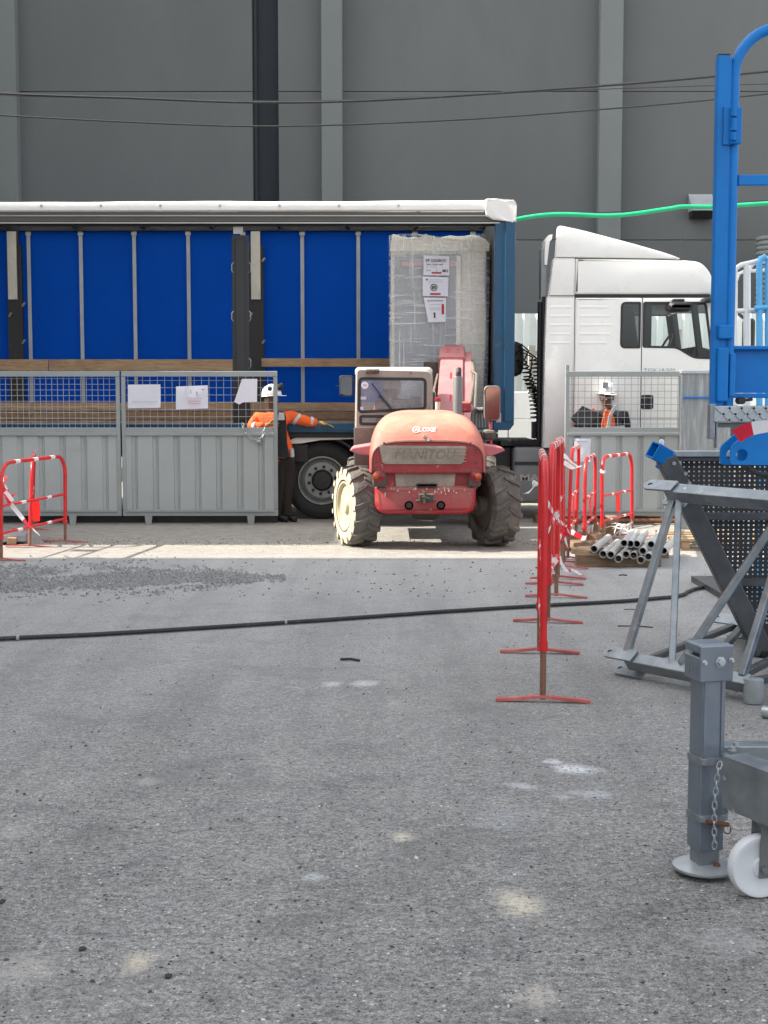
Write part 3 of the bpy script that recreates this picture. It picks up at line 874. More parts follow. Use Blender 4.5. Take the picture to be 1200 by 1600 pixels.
# near sliding post
d = T + .16
bm = nb()
bx(bm, PX(364, d), PX(390, d), d, d + .10, 1.22, tz(368, d), .006)
bx(bm, PX(370, d), PX(384, d), d - .02, d - .002, 1.3, tz(374, d), .004)
obj('near_stanchion', bm, m_post_dark, tr)
bm = nb(); bx(bm, PX(367, d), PX(382, d), d - .035, d - .022, tz(366, d), tz(351, d), .004); bx(bm, PX(366.5, d), PX(382.5, d), d - .04, d - .02, tz(350, d), tz(346.5, d), .003)
obj('post_head', bm, m_alu, tr)
for (px, py) in ((364, 418), (390, 418), (364, 494), (390, 494), (390, 568)):
    s = -1 if px < 377 else 1
    bm = nb(); tube(bm, [P(px - s, py - 8, d), P(px + 1.8 * s, py - 5, d - .02), P(px + 1.8 * s, py + 5, d - .02), P(px - s, py + 8, d)], .006, 6)
    obj('rope_hook', bm, m_alu, tr, True)
# planks on the far side
def plank(x0, x1, y0, y1, d, mat):
    bm = nb(); bx(bm, x0, x1, d, d + .028, tz(y1, d), tz(y0, d), .004); obj('plank', bm, mat, tr)
d = FD - .17
xa = [XL + .2, PX(-215, d), PX(77, d), PX(377, d)]
for i in range(3): plank(xa[i] + .005, xa[i + 1] - .005, 561.5, 579.5, d, m_plank)
plank(PX(409, d), PX(640, d), 560, 573, d, m_plank)
plank(PX(642, d), PX(740, d), 560, 573, d, m_plank)
for (y0, y1, mt) in ((629, 642, m_plank), (643, 656, m_plank2), (657, 664, m_plank)):
    plank(XL + .2, PX(-60, d), y0, y1, d - .03, mt); plank(PX(-58, d), PX(383, d), y0, y1, d - .03, mt); plank(PX(385, d), PX(735, d), y0, y1, d - .03, mt)
bm = nb(); bx(bm, XL, XR - .22, T + .06, FD + .03, 1.1, 1.195); obj('load_floor', bm, m_floor_ply, tr)
bm = nb()
bx(bm, XL, XR - .2, T - .02, T + .055, tz(676), tz(661), .008)
bx(bm, XL, XR - .2, T - .026, T - .0205, tz(672), tz(670))
obj('side_rail', bm, m_navy, tr)
bm = nb(); bx(bm, XL, XR - .5, T + .62, T + .75, .8, 1.098); bx(bm, XL, XR - .5, T + 1.75, T + 1.88, .8, 1.098); bx(bm, XL, XR - .2, T + .02, T + .05, tz(684), tz(677)); obj('chassis_rail', bm, m_black, tr)
def truck_wheel(parent, cx, cy, r=.51, face=True):
    bm = nb()
    lathe(bm, [(.02, r * .60), (-.005, r * .66), (-.02, r * .8), (0, r * .93), (.035, r * .99), (.16, r), (.27, r * .99), (.3, r * .9), (.3, r * .6)], (cx, cy, r), 'y', 48, closed_prof=True)
    w = obj('wheel', bm, m_rubber, parent, True)
    bm = nb()
    lathe(bm, [(.02, r * .61), (-.012, r * .62), (-.012, r * .585), (.02, r * .56), (.08, r * .54), (.10, r * .52), (.10, r * .50), (.05, r * .49), (.03, r * .45), (.03, r * .26)], (cx, cy, r), 'y', 40, closed_prof=True)
    obj('rim', bm, m_rimgrey, w, True)
    bm = nb()
    lathe(bm, [(.08, r * .29), (.0, r * .27), (-.03, r * .22), (-.035, r * .12), (-.035, .001)], (cx, cy, r), 'y', 28)
    obj('hub', bm, m_black, w, True)
    bm = nb()
    for k in range(10):
        t = 2 * math.pi * (k + .3) / 10
        lathe(bm, [(.05, .021), (.005, .021), (.0, .012)], (cx + r * .345 * math.cos(t), cy, r + r * .345 * math.sin(t)), 'y', 8)
    obj('wheel_nuts', bm, m_black, w)
for k in range(3): truck_wheel(tr, XL + 2.6 + 1.31 * k, T + .1)
for k in range(3): truck_wheel(tr, XL + 2.6 + 1.31 * k, T + 2.1)
# connection case on the headboard front
bm = nb()
d = T + .5
loft(bm, [[Vector((XR - .02 + t, d + (a), b)) for a, b in rrect(.0 + s, .42 - s, PZ(588, d) + s, PZ(533, d) - s, .08)] for t, s in ((0, 0), (.10, 0), (.17, .03), (.2, .09))])
obj('connector_case', bm, m_black, tr, True)

# ================================================================== TRACTOR
tk = thing('truck_tractor', 'white lorry tractor with high roof spoiler parked across the yard', 'lorry', (2.6, 19, 0))
D0, D1 = T - .03, T + 2.45
def pp(lst): return [(tx(a[0], D0), tz(a[1], D0)) + tuple(a[2:]) for a in lst]
lower = roundpoly(pp([(897, 696), (897.5, 465), (1108, 465, .05), (1119, 540, .2), (1128, 640), (1130, 760, .08), (1066, 760), (1055, 722, .12), (1020, 706, .15), (985, 716, .1), (970, 740), (965, 755), (900, 755)]), .02)
w_sleep = roundpoly(pp([(969.5, 473), (998, 473, .01), (998, 543, .01), (969, 543)]), .055)
w_door = roundpoly(pp([(1004, 473, .02), (1100, 473, .05), (1112, 560, .03), (1083, 559), (1056, 543), (1004, 542, .02)]), .06)
def open_front(bm):
    bm.normal_update()
    fs = [f for f in bm.faces if abs(f.normal.y) < .5 and f.calc_center_median().x > tx(1090) and tz(585) < f.calc_center_median().z < tz(470) and f.calc_center_median().y > D0 + .1]
    bmesh.ops.delete(bm, geom=fs, context='FACES')
w_far = roundpoly(pp([(1004, 473, .02), (1112, 473, .05), (1122, 556, .03), (1100, 558), (1060, 548), (1004, 546, .02)]), .06)
bm = nb(); slab_shell(bm, lower, [w_sleep, w_door], D0, D1, .03, XZ, [w_sleep, w_far]); open_front(bm); body = obj('cab_body', bm, m_white_paint, tk, True)
bm = nb(); slab_shell(bm, inset(lower, .07), [inset(w_sleep, -.004), inset(w_door, -.004)], D0 + .035, D1 - .035, .02, XZ, [inset(w_sleep, -.004), inset(w_far, -.004)]); open_front(bm); obj('cab_lining', bm, m_black, tk)
# window gaskets and glass
for nm, wpoly, gm in (('sleeper_window', w_sleep, m_glass_dark), ('door_window', w_door, m_glass_truck)):
    for dd in (D0 - .004, D1 + .004):
        if dd > 19 and wpoly is w_door: wpoly = w_far
        bm = nb()
        o_, i_ = inset(wpoly, -.012), inset(wpoly, .016)
        for k in range(len(o_)):
            n_ = (k + 1) % len(o_)
            q = [bm.verts.new((p[0], dd, p[1])) for p in (o_[k], o_[n_], i_[n_], i_[k])]
            bm.faces.new(q)
        f = obj(nm, bm, m_black, tk)
        bm = nb(); v = [bm.verts.new((a, dd + (.006 if dd < 19 else -.006), b)) for a, b in inset(wpoly, .004)]; bm.faces.new(v)
        obj('glass', bm, gm, f)
# B pillar, quarter bar, A pillar black trim inside the glass
bm = nb(); bx(bm, tx(1004), tx(1016), D0 + .02, D0 + .05, tz(541), tz(473)); bx(bm, tx(1004), tx(1014), D1 - .05, D1 - .02, tz(541), tz(473)); obj('window_pillar', bm, m_black, tk)
for dd in (D0 + .06, D1 - .12):
    bm = nb(); s_ = 0 if dd < 19 else 28
    bar(bm, (tx(1082 + s_), dd, tz(473)), (tx(1094 + s_), dd, tz(560)), .07, .10)
    obj('windscreen_pillar', bm, m_black, tk)
# interior: seats, dash, steering wheel
for yy in (T + .5, T + 1.6):
    bm = nb()
    box(bm, (tx(1022), yy + .25, 2.0), (.5, .5, .16), None, .05)
    box(bm, (tx(996), yy + .25, 2.45), (.16, .48, .85), Matrix.Rotation(R(-8), 4, 'Y'), .06)
    obj('seat', bm, m_black, tk, True)
bm = nb(); box(bm, (tx(1106), T + 1.2, 2.08), (.42, 2.2, .28), Matrix.Rotation(R(14), 4, 'Y'), .07); obj('dashboard', bm, m_post_dark, tk, True)
bm = nb(); ring = []
for k in range(24):
    t = 2 * math.pi * k / 24; ring.append(Vector((tx(1082) + .1 * math.sin(t), T + 1.85 + .22 * math.cos(t), 2.28 + .2 * math.sin(t))))
tube(bm, ring, .016, 8, closed=True); bar(bm, (tx(1082), T + 1.85, 2.28), (tx(1100), T + 1.85, 2.05), .06); obj('steering_wheel', bm, m_black, tk, True)
# roof fairing, spoiler, rear side fairing
roof = roundpoly(pp([(897, 459.5, .01), (897, 404, .01), (1012, 405, .01), (1066, 406.5, .2), (1093, 409, .2), (1110, 430, .25), (1113, 459.5, .02)]), .03)
bm = nb(); slab_shell(bm, roof, [], D0 + .005, D1, .03, XZ); obj('roof_fairing', bm, m_white_paint, tk, True)
bm = nb(); bx(bm, tx(893), tx(1106), D0 + .03, D1 - .03, tz(465), tz(459)); obj('black_trim_strip', bm, m_black, tk)
spo = roundpoly(pp([(864, 401.5, .01), (867.5, 351, .07), (905, 359, .3), (985, 380, .3), (1040, 396, .3), (1062, 404.5, .05), (1015, 403.5, .01)]), .03)
bm = nb(); slab_shell(bm, spo, [], D0 + .01, D1 - .01, .014, XZ)
for v in bm.verts: v.co.x += .13 * (v.co.y - D0) * max(0, min(1, (tx(960) - v.co.x) / .6))
obj('roof_spoiler', bm, m_white_paint, tk, True)
for (y0, y1) in ((D0, D0 + .3),):
    bm = nb(); slab_shell(bm, roundpoly(pp([(855.5, 461.5), (863.5, 403.5), (896, 403.5), (896, 461.5)]), .008), [], y0, y1, .012, XZ); obj('upper_side_fairing', bm, m_white_paint, tk, True)
    bm = nb(); slab_shell(bm, roundpoly(pp([(849, 700), (851, 540), (853.5, 463), (896, 463), (896, 700)]), .008), [], y0, y1, .014, XZ); obj('side_fairing', bm, m_white_paint, tk, True)
bm = nb(); bx(bm, tx(898), tx(902), D0 + .12, D1 - .12, 1.0, tz(405), .0); obj('cab_rear_wall', bm, m_white_paint, tk)
bm = nb()
prism(bm, pp([(851, 398, .0), (852, 372), (857, 365), (863, 364), (862, 372), (858, 376), (855, 412), (851, 412)]), .35, lambda a, b, t: Vector((a, D0 + .15 + t, b)), bev=.004)
obj('spoiler_rear_lip', bm, m_white_paint, tk)
bm = nb(); bx(bm, tx(846), tx(855), D0 + .2, D0 + .45, tz(465), tz(385), .01); obj('rear_deflector', bm, m_lamp_grey, tk)
bm = nb(); tube(bm, [(tx(845.5), D0 + .26, .95), (tx(846), D0 + .26, tz(470))], .035, 12); tube(bm, [(tx(850), D0 + .20, .95), (tx(850.5), D0 + .20, tz(462))], .022, 10); bx(bm, tx(838), tx(849), D0 + .4, D0 + .6, 1.05, tz(660)); obj('intake_pipe', bm, m_black, tk, True)
# door: seams, ribs, handle, lettering
bm = nb()
bx(bm, tx(1000), tx(1001.2), D0 - .003, D0 + .02, tz(640), tz(465))
bx(bm, tx(1000), tx(1001.2), D0 - .003, D0 + .02, tz(700), tz(640))
bx(bm, tx(899), tx(1128), D0 - .003, D0 + .02, tz(655), tz(654.2))
bx(bm, tx(902), tx(955), D0 - .003, D0 + .02, tz(580.8), tz(580.2))
obj('panel_seam', bm, m_post_dark, tk)
for k in range(5):
    y = 480 + 14 * k
    bm = nb()
    for (xa_, xb_) in ((854, 893), (900, 958 - 4 * abs(2 - k))):
        lathe(bm, [(0, .001), (.03, .045), (tx(xb_) - tx(xa_) - .03, .045), (tx(xb_) - tx(xa_), .001)], (tx(xa_), D0 + .041, tz(y)), 'x', 16)
    obj('pressed_rib', bm, m_white_paint, tk, True)
bm = nb(); slab_shell(bm, roundpoly(pp([(1001.5, 617), (1021, 617), (1021, 639.5), (1001.5, 639.5)]), .035), [], D0 - .004, D0 + .02, .002, XZ); hd_ = obj('door_handle', bm, m_black, tk)
text('door_lettering', 'TGX 18.500', .062, m_strap, tk, (tx(1029), D0 - .003, tz(578.5)), sx=1.3)
text('front_lettering', 'MAN', .12, m_alu, tk, (tx(838), T + .118, tz(747.5)), sx=1.45, bold=.002)
# mirror arm, kerb mirror, aerial
bm = nb(); loft(bm, [[Vector((tx(1057) + a, D0 - .02 - t, tz(481) + b)) for a, b in rrect(-.145 + s, .145 - s, -.055 + s, .07 - s, .05)] for t, s in ((0, .02), (.03, 0), (.1, 0), (.14, .03))])
bx(bm, tx(1046), tx(1064), D0 - .1, D0 + .1, tz(472), tz(468), .01)
obj('kerb_mirror', bm, m_black, tk, True)
bm = nb(); bx(bm, tx(1091), tx(1122), D0 - .25, D0 + .02, tz(474), tz(467), .015); loft(bm, [[Vector((tx(1155) + a, D0 - .28 - t, tz(520) + b)) for a, b in rrect(-.07 + s, .07 - s, -.42 + s, .16 - s, .05)] for t, s in ((0, .02), (.03, 0), (.12, 0), (.16, .03))]); bar(bm, (tx(1118), D0 - .2, tz(471)), (tx(1155), D0 - .33, tz(505)), .04); obj('side_mirror', bm, m_black, tk, True)
bm = nb(); tube(bm, [P(1070, 408, T + 1.2), P(1066, 360, T + 1.2)], .004, 5); prism(bm, [(tx(1073), tz(409)), (tx(1081), tz(409)), (tx(1076), tz(397))], .03, lambda a, b, t: Vector((a, T + .9 + t, b))); obj('aerial', bm, m_black, tk)
# lower: tank, steps, chassis, skirt, wheels
bm = nb(); slab_shell(bm, roundpoly(pp([(804, 788), (804, 699), (1000, 699), (1000, 788)]), .06), [], T + .12, T + .75, .05, XZ); tk_tank = obj('fuel_tank', bm, m_tank, tk, True)
bm = nb(); bx(bm, tx(806), tx(995), T + .105, T + .118, tz(727), tz(722), .004); obj('tank_strap', bm, m_black, tk)
bm = nb(); bx(bm, tx(785), tx(849), T + .2, T + 2.2, tz(697), tz(691))
for k in range(9): tube(bm, [(tx(802 + k * 5), T + .15, tz(692)), (tx(802 + k * 5 + 3), T + .3, tz(689))], .02, 6)
obj('catwalk', bm, m_black, tk)
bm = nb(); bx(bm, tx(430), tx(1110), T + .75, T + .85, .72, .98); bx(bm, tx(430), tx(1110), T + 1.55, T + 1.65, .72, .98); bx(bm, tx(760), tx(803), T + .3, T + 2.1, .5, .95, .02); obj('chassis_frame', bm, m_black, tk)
bm = nb(); prism(bm, roundpoly(pp([(440, 695), (458, 685), (500, 680), (560, 678), (640, 682), (640, 690), (560, 686), (500, 688), (470, 693)]), .02), .06, lambda a, b, t: Vector((a, T + .07 + t, b)), bev=.006); obj('white_side_skirt', bm, m_white_paint, tk)
wc = (tx(503, T + .17), T + .17)
truck_wheel(tk, wc[0], wc[1]); truck_wheel(tk, wc[0], T + 2.05)
truck_wheel(tk, tx(1018, T + .1), T + .12); truck_wheel(tk, tx(1018, T + .1), T + 2.05)
bm = nb(); rings = []
for k in range(19):
    t = R(5 + 170 * k / 18); cx_, cz_ = wc[0] + .585 * math.cos(t), .51 + .585 * math.sin(t)
    n_ = Vector((math.cos(t), 0, math.sin(t)))
    rings.append([Vector((cx_, T + .08, cz_)) - n_ * .03, Vector((cx_, T + .08, cz_)), Vector((cx_, T + .7, cz_)), Vector((cx_, T + .7, cz_)) - n_ * .02])
loft(bm, rings); obj('mudguard', bm, m_black, tk, True)
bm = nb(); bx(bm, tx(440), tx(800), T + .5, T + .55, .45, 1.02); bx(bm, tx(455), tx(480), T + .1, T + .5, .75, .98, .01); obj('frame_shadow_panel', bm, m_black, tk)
# coiled air lines between trailer and cab
for j, (pa, pb, amp, turns, dd) in enumerate((((814, 560), (836, 655), .055, 15, .45), ((833, 560), (843, 662), .05, 17, .38), ((822, 590), (846, 668), .05, 13, .5))):
    a = P(*pa, T + dd); b_ = P(*pb, T + dd); pts = []
    st = P(806, 545 + 8 * j, T + dd + .1)
    pts += [st, P(815, 538 + 6 * j, T + dd), P(826 + 3 * j, 548 + 5 * j, T + dd)]
    for k in range(turns * 10 + 1):
        s = k / (turns * 10); t = 2 * math.pi * k / 10
        c = a.lerp(b_, s); c.x += .05 * math.sin(s * 3.1)
        pts.append(c + Vector((amp * math.cos(t), amp * math.sin(t), -.01 * math.sin(t))))
    pts.append(P(850, 670, T + dd))
    bm = nb(); tube(bm, pts, .011, 6); obj('air_coil', bm, m_black, tk, True)

# ================================================================== WRAPPED LOAD
LD = 18.35
ld = thing('wrapped_crate', 'tall cabinet wrapped in clear stretch film and cream padding inside the open trailer', 'crate', (PX(686, LD), LD + .4, 1.25))
x0, x1, z0, z1 = PX(610, LD), PX(764, LD), 1.262, PZ(370, LD)
bm = nb()
box(bm, ((x0 + x1) / 2 - .01, LD + .42, (z0 + z1) / 2), (x1 - x0 - .05, .8, z1 - z0), None, .03, 3)
bmesh.ops.subdivide_edges(bm, edges=[e for e in bm.edges if e.calc_length() > .3], cuts=12, use_grid_fill=True)
for v in bm.verts:
    k = 3.0
    v.co.y += .010 * math.sin(v.co.z * 5 + v.co.x * 9); v.co.x += .010 * math.sin(v.co.z * 4.2 + v.co.y * 6) - .018 * (z1 - v.co.z) / (z1 - z0) * (1 if v.co.x > 0.7 else .6)
    if v.co.z > z1 - .1: v.co.z += .028 * math.sin(v.co.x * 7 + .6) + .018 * math.sin(v.co.x * 17)
obj('padding', bm, m_cream_wrap, ld, True)
bm = nb()
prism(bm, [(PX(616, LD), z0 + .05), (PX(712, LD), z0 + .05), (PX(721, LD), PZ(397, LD)), (PX(617, LD), PZ(398, LD))], .012, lambda a, b, t: Vector((a, LD - .004 - t, b)))
obj('cabinet_front', bm, m_greypanel, ld)
bm = nb(); bx(bm, PX(627, LD), PX(712, LD), LD - .022, LD - .017, PZ(416, LD), PZ(409, LD)); obj('pink_tape_band', bm, m_ink_pink, ld)
bm = nb(); bx(bm, PX(712, LD), PX(719, LD), LD - .03, LD - .017, PZ(640, LD), PZ(400, LD), .005); obj('corner_strip', bm, m_cream_wrap, ld)
bm = nb()
n = 26; grid = []
for i in range(n + 1):
    rowv = []
    for j in range(40):
        u = i / n; w = j / 39
        x = x0 - .02 + u * (x1 - x0 + .025) - .03 * (1 - w) * u; z = z0 + w * (z1 - z0 + .02)
        y = LD - .052 + random.uniform(-.003, .003) + .012 * math.sin(w * 21 + u * 5) * math.sin(u * 9) + (.03 if i in (0, n) else 0)
        if j == 39: y += .05; z += .02 * math.sin(u * 8)
        rowv.append(bm.verts.new((x, y, z)))
    grid.append(rowv)
for i in range(n):
    for j in range(39): bm.faces.new((grid[i][j], grid[i + 1][j], grid[i + 1][j + 1], grid[i][j + 1]))
obj('stretch_film', bm, m_film, ld, True)
bm = nb()
prism(bm, [(PX(u, LD), PZ(v, LD)) for u, v in ((609, 392), (611, 374), (614, 369.5), (619, 370), (624, 374), (640, 373), (655, 370), (664, 366), (671, 367), (680, 371), (700, 373), (722, 374), (745, 375), (760, 376), (764, 381), (763, 392))], .72, lambda a, b, t: Vector((a, LD + .0 + t, b)))
bmesh.ops.subdivide_edges(bm, edges=[e for e in bm.edges if abs(e.verts[0].co.y - e.verts[1].co.y) > .3], cuts=5)
for v in bm.verts: v.co += Vector((random.uniform(-.008, .008), random.uniform(-.012, .012), random.uniform(-.012, .008)))
obj('gathered_wrap', bm, m_cream_wrap, ld, True)
LB = LD - .075
def sheet(px4, nm):
    bm = nb(); f = [bm.verts.new(P(a, b, LB)) for a, b in px4]; bm.faces.new(f)
    return obj(nm, bm, m_paper, ld)
def mark(par, a, b, c, d_, mat, nm='printed_line'):
    bm = nb(); bx(bm, PX(a, LB), PX(c, LB), LB - .005, LB - .003, PZ(d_, LB), PZ(b, LB)); return obj(nm, bm, mat, par)
s1 = sheet([(662, 399), (702, 400.5), (702, 430.5), (661.5, 430)], 'label_sheet')
text('print', 'PF 22038151', .052, m_ink, s1, (PX(681, LB), LB - .004, PZ(407.5, LB)), sx=1.02, bold=.001)
text('print', 'BAS. 3000/1-000', .026, m_ink, s1, (PX(679, LB), LB - .004, PZ(413.5, LB)), sx=1.2)
mark(s1, 664, 417, 668, 418, m_ink_soft); mark(s1, 672, 417, 682, 418, m_ink_soft)
text('print', 'MU', .05, m_ink, s1, (PX(695, LB), LB - .004, PZ(423.5, LB)), bold=.0015)
text('print', '1', .045, m_ink, s1, (PX(682, LB), LB - .004, PZ(422.5, LB)))
mark(s1, 665, 421.5, 673, 423.5, m_ink_soft); mark(s1, 674, 425, 689, 427.6, m_ink_red, 'red_stamp')
s2 = sheet([(660.5, 432), (700.5, 433.5), (700, 463), (660.5, 462.5)], 'label_sheet')
bm = nb(); c = P(678, 449, LB - .004); ring = [c + Vector((.042 * math.cos(2 * math.pi * k / 28), 0, .042 * math.sin(2 * math.pi * k / 28))) for k in range(28)]
tube(bm, ring, .0055, 6, closed=True)
for sx_ in (-1, 1):
    cc = c + Vector((sx_ * .014, 0, 0)); prism(bm, roundpoly([(cc.x - .009, cc.z - .024), (cc.x + .009, cc.z - .024), (cc.x + .011, cc.z + .022), (cc.x - .011, cc.z + .022)], .008), .003, lambda a, b, t: Vector((a, LB - .006 + t, b)))
obj('footprint_symbol', bm, m_ink, s2)
mark(s2, 665, 436, 668, 438, m_ink); mark(s2, 670, 437, 690, 437.8, m_ink_soft); mark(s2, 669, 440, 692, 440.8, m_ink_soft); mark(s2, 672, 458, 688, 460.8, m_ink_red, 'red_stamp')
s3 = sheet([(662, 465), (697, 465.5), (696, 503), (669, 503.5)], 'label_sheet')
text('print', '\u25b2 ATTENTION', .026, m_ink, s3, (PX(679.5, LB), LB - .004, PZ(470, LB)), sx=1.15)
for y in (475.5, 480.8, 483.4): mark(s3, 671, y, 688, y + .8, m_ink_soft)
mark(s3, 689.5, 475, 693.3, 491, m_ink_red, 'red_stamp'); mark(s3, 677.5, 490, 680, 497, m_ink, 'arrow_mark')
bm = nb(); c = P(678.7, 490, LB - .004); v = [bm.verts.new(c + Vector(q)) for q in ((-.018, 0, 0), (.018, 0, 0), (0, 0, .02))]; bm.faces.new(v); obj('arrow_head', bm, m_ink, s3)

# ================================================================== TELEHANDLER
th = thing('telehandler', 'dusty faded red telehandler seen from behind loading the wrapped crate', 'telehandler', (.45, 15.6, 0))
RA = 14.72
def ag_wheel(cx, cy, steer, r=.43, w=.295, outer=-1):
    rot = Matrix.Rotation(R(steer), 3, 'Z')
    C = Vector((cx, cy, r))
    bm = nb()
    h = w / 2
    lathe(bm, [(-h * .72, r * .58), (-h * 1.0, r * .66), (-h * 1.04, r * .8), (-h * .93, r * .92), (-h * .6, r * .945), (0, r * .95), (h * .6, r * .945), (h * .93, r * .92), (h * 1.04, r * .8), (h, r * .66), (h * .72, r * .58)], C, 'x', 44, 0, rot, True)
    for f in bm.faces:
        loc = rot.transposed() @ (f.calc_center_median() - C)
        if loc.x * outer > h * .9 and math.hypot(loc.y, loc.z) < r * .93: f.material_index = 1  # outer sidewall faces take the sunlit tone
    nl = 15
    for side in (-1, 1):
        for k in range(nl):
            t0 = 2 * math.pi * (k + (.5 if side > 0 else 0)) / nl
            rings = []
            for (a, dt, rb, rt, hw) in ((-.02, 0, .93, 1.0, .052), (.35, .10, .93, 1.0, .058), (.75, .17, .92, .995, .066), (1.04, .20, .87, .965, .074), (1.10, .205, .80, .88, .074)):
                ax = side * a * h
                t = t0 + dt
                ring = []
                for (rr, dd) in ((rb, -hw), (rt, -hw * .72), (rt, hw * .72), (rb, hw)):
                    tt = t + dd
                    ring.append(C + rot @ Vector((ax, r * rr * math.cos(tt), r * rr * math.sin(tt))))
                rings.append(ring)
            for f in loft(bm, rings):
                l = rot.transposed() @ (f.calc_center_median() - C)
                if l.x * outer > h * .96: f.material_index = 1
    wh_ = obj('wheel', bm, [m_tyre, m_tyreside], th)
    for p in wh_.data.polygons: p.use_smooth = False
    bm = nb()
    o_ = -outer
    lathe(bm, [(o_ * a_, b_) for a_, b_ in [(-h * .74, r * .60), (-h * .98, r * .615), (-h * .98, r * .575), (-h * .7, r * .54), (-h * .5, r * .5), (-h * .42, r * .36), (-h * .62, r * .30), (-h * .66, r * .22), (-h * .95, r * .17), (-h * 1.0, .001)]], C, 'x', 36, 0, rot)
    obj('rim', bm, m_rimcream, wh_, True)
    bm = nb()
    lathe(bm, [(o_ * a_, b_) for a_, b_ in [(h * .74, r * .60), (h * .98, r * .615), (h * .98, r * .575), (h * .5, r * .54), (-h * .1, r * .5), (-h * .2, r * .34), (h * .5, r * .26), (h * 1.3, r * .24), (h * 1.35, .001)]], C, 'x', 36, 0, rot)
    obj('inner_rim', bm, m_rimdark, wh_, True)
    bm = nb()
    for k in range(8):
        t = 2 * math.pi * k / 8
        lathe(bm, [(o_ * -h * .4, .018), (o_ * -h * .56, .018), (o_ * -h * .6, .008)], C + rot @ Vector((0, r * .40 * math.cos(t), r * .40 * math.sin(t))), 'x', 7, 0, rot)
    obj('wheel_nuts', bm, m_rimdark, wh_)
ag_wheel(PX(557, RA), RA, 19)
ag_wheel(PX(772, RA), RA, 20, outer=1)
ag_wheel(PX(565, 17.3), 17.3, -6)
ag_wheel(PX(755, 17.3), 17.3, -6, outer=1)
q = lambda px, py, D: P(px, py, D)
bm = nb(); tube(bm, [(-.2, RA, .43), (1.1, RA, .43)], .085, 12); box(bm, (.45, RA, .43), (.3, .26, .28), None, .05); tube(bm, [(-.2, 17.3, .43), (1.15, 17.3, .43)], .09, 12); bx(bm, .12, .8, 14.6, 17.8, .42, .72, .02); bx(bm, .1, .85, 14.45, 15.2, .45, .8, .02)
bar(bm, (.95, RA + .1, .43), (1.12, RA + .28, .47), .07); bar(bm, (-.1, RA + .12, .43), (-.26, RA + .3, .47), .07)
obj('axle_chassis', bm, m_tele_dark, th)
# hood
HXc = PX(667, 14.5)
def hring(D, zt, w, zb=.815, n=3.3, m=30, xc=HXc):
    pts = []
    for k in range(m + 1):
        t = math.pi * k / m
        cx_, sx_ = math.cos(t), math.sin(t)
        pts.append(Vector((xc + w * math.copysign(abs(cx_) ** (2 / n), cx_), D, zb + (zt - zb) * abs(sx_) ** (2 / n))))
    return pts
bm = nb()
loft(bm, [hring(14.20, 1.125, 0.564, n=4.5), hring(14.185, 1.145, 0.585, n=4.2), hring(14.20, 1.165, 0.597, n=4), hring(14.25, 1.235, 0.603, n=4.2), hring(14.34, 1.30, 0.605, n=4.2), hring(14.48, 1.355, 0.605, n=4), hring(14.7, 1.41, 0.603, n=3.8), hring(14.95, 1.44, 0.597, n=3.7), hring(15.26, 1.452, 0.585, n=3.7)])
obj('engine_hood', bm, m_tele_hood, th, True)
bm = nb()
loft(bm, [hring(14.215, 1.118, .565, zb=.80, n=6), hring(14.19, 1.11, .562, zb=.81, n=6), hring(14.19, 1.10, .55, zb=.83, n=6)])
obj('hood_rear_panel', bm, m_tele, th, True)
bm = nb()
g = roundpoly([(q(592, 0, 14.18).x, PZ(696, 14.18)), (q(733, 0, 14.18).x, PZ(697, 14.18)), (q(727, 0, 14.18).x, PZ(725, 14.18)), (q(598, 0, 14.18).x, PZ(725, 14.18))], .035)
prism(bm, g, .02, lambda a, b, t: Vector((a, 14.172 + t, b)), bev=.004)
for k in range(5):
    z = .925 + k * .034; bx(bm, HXc - .40, HXc + .40, 14.166, 14.171, z, z + .01)
gr = obj('rear_grille', bm, m_tele_dust, th)
bm = nb(); tube(bm, [v + Vector((0, -.004, 0)) for v in hring(14.186, 1.135, .580, n=4.3)], .0045, 6); obj('hood_seam', bm, m_cabgrey, th, True)
bm = nb()
for (px, py) in ((588, 702), (588, 722), (744, 702), (744, 722), (600, 692), (735, 692)): lathe(bm, [(.0, .012), (-.006, .011), (-.008, .001)], P(px, py, 14.185), 'y', 8)
obj('panel_bolts', bm, m_tele_dark, th)['kind'] = 'stuff'
text('grille_lettering', 'MANITOU', .135, m_tele_dust2, gr, (PX(663, 14.17), 14.1685, PZ(711, 14.17)), sx=1.0, thick=.003, shear=.25)
d = 14.40
bm = nb(); c = q(657, 671, 14.3); c.y = 14.288
text('badge_lettering', 'LOXE', .075, m_band_white, th, (PX(667, 14.27), 14.262, PZ(671.5, 14.27)), sx=.95, rot=(R(51), 0, 0), bold=.002, shear=.1)
text('badge_letter', 'A', .055, m_band_white, th, (PX(650.5, 14.27), 14.262, PZ(671.5, 14.27)), rot=(R(51), 0, 0), bold=.002)
ring = [Vector((PX(650.5, 14.27) + .036 * math.cos(2 * math.pi * k / 20), 14.262 + .03 * math.sin(2 * math.pi * k / 20) * .75, PZ(671.5, 14.27) + .03 * math.sin(2 * math.pi * k / 20))) for k in range(20)]
tube(bm, ring, .006, 6, closed=True); obj('badge_ring', bm, m_band_white, th)
bm = nb(); lathe(bm, [(-.02, .016), (.0, .02), (.02, .02)], q(663.5, 682, 14.2) + Vector((0, -.01, 0)), 'y', 10); obj('hood_lock', bm, m_alu, th, True)
bm = nb(); bx(bm, PX(667, 14.17), PX(671.5, 14.17), 14.158, 14.163, PZ(689, 14.17), PZ(684.5, 14.17)); obj('hood_sticker', bm, m_band_white, th)
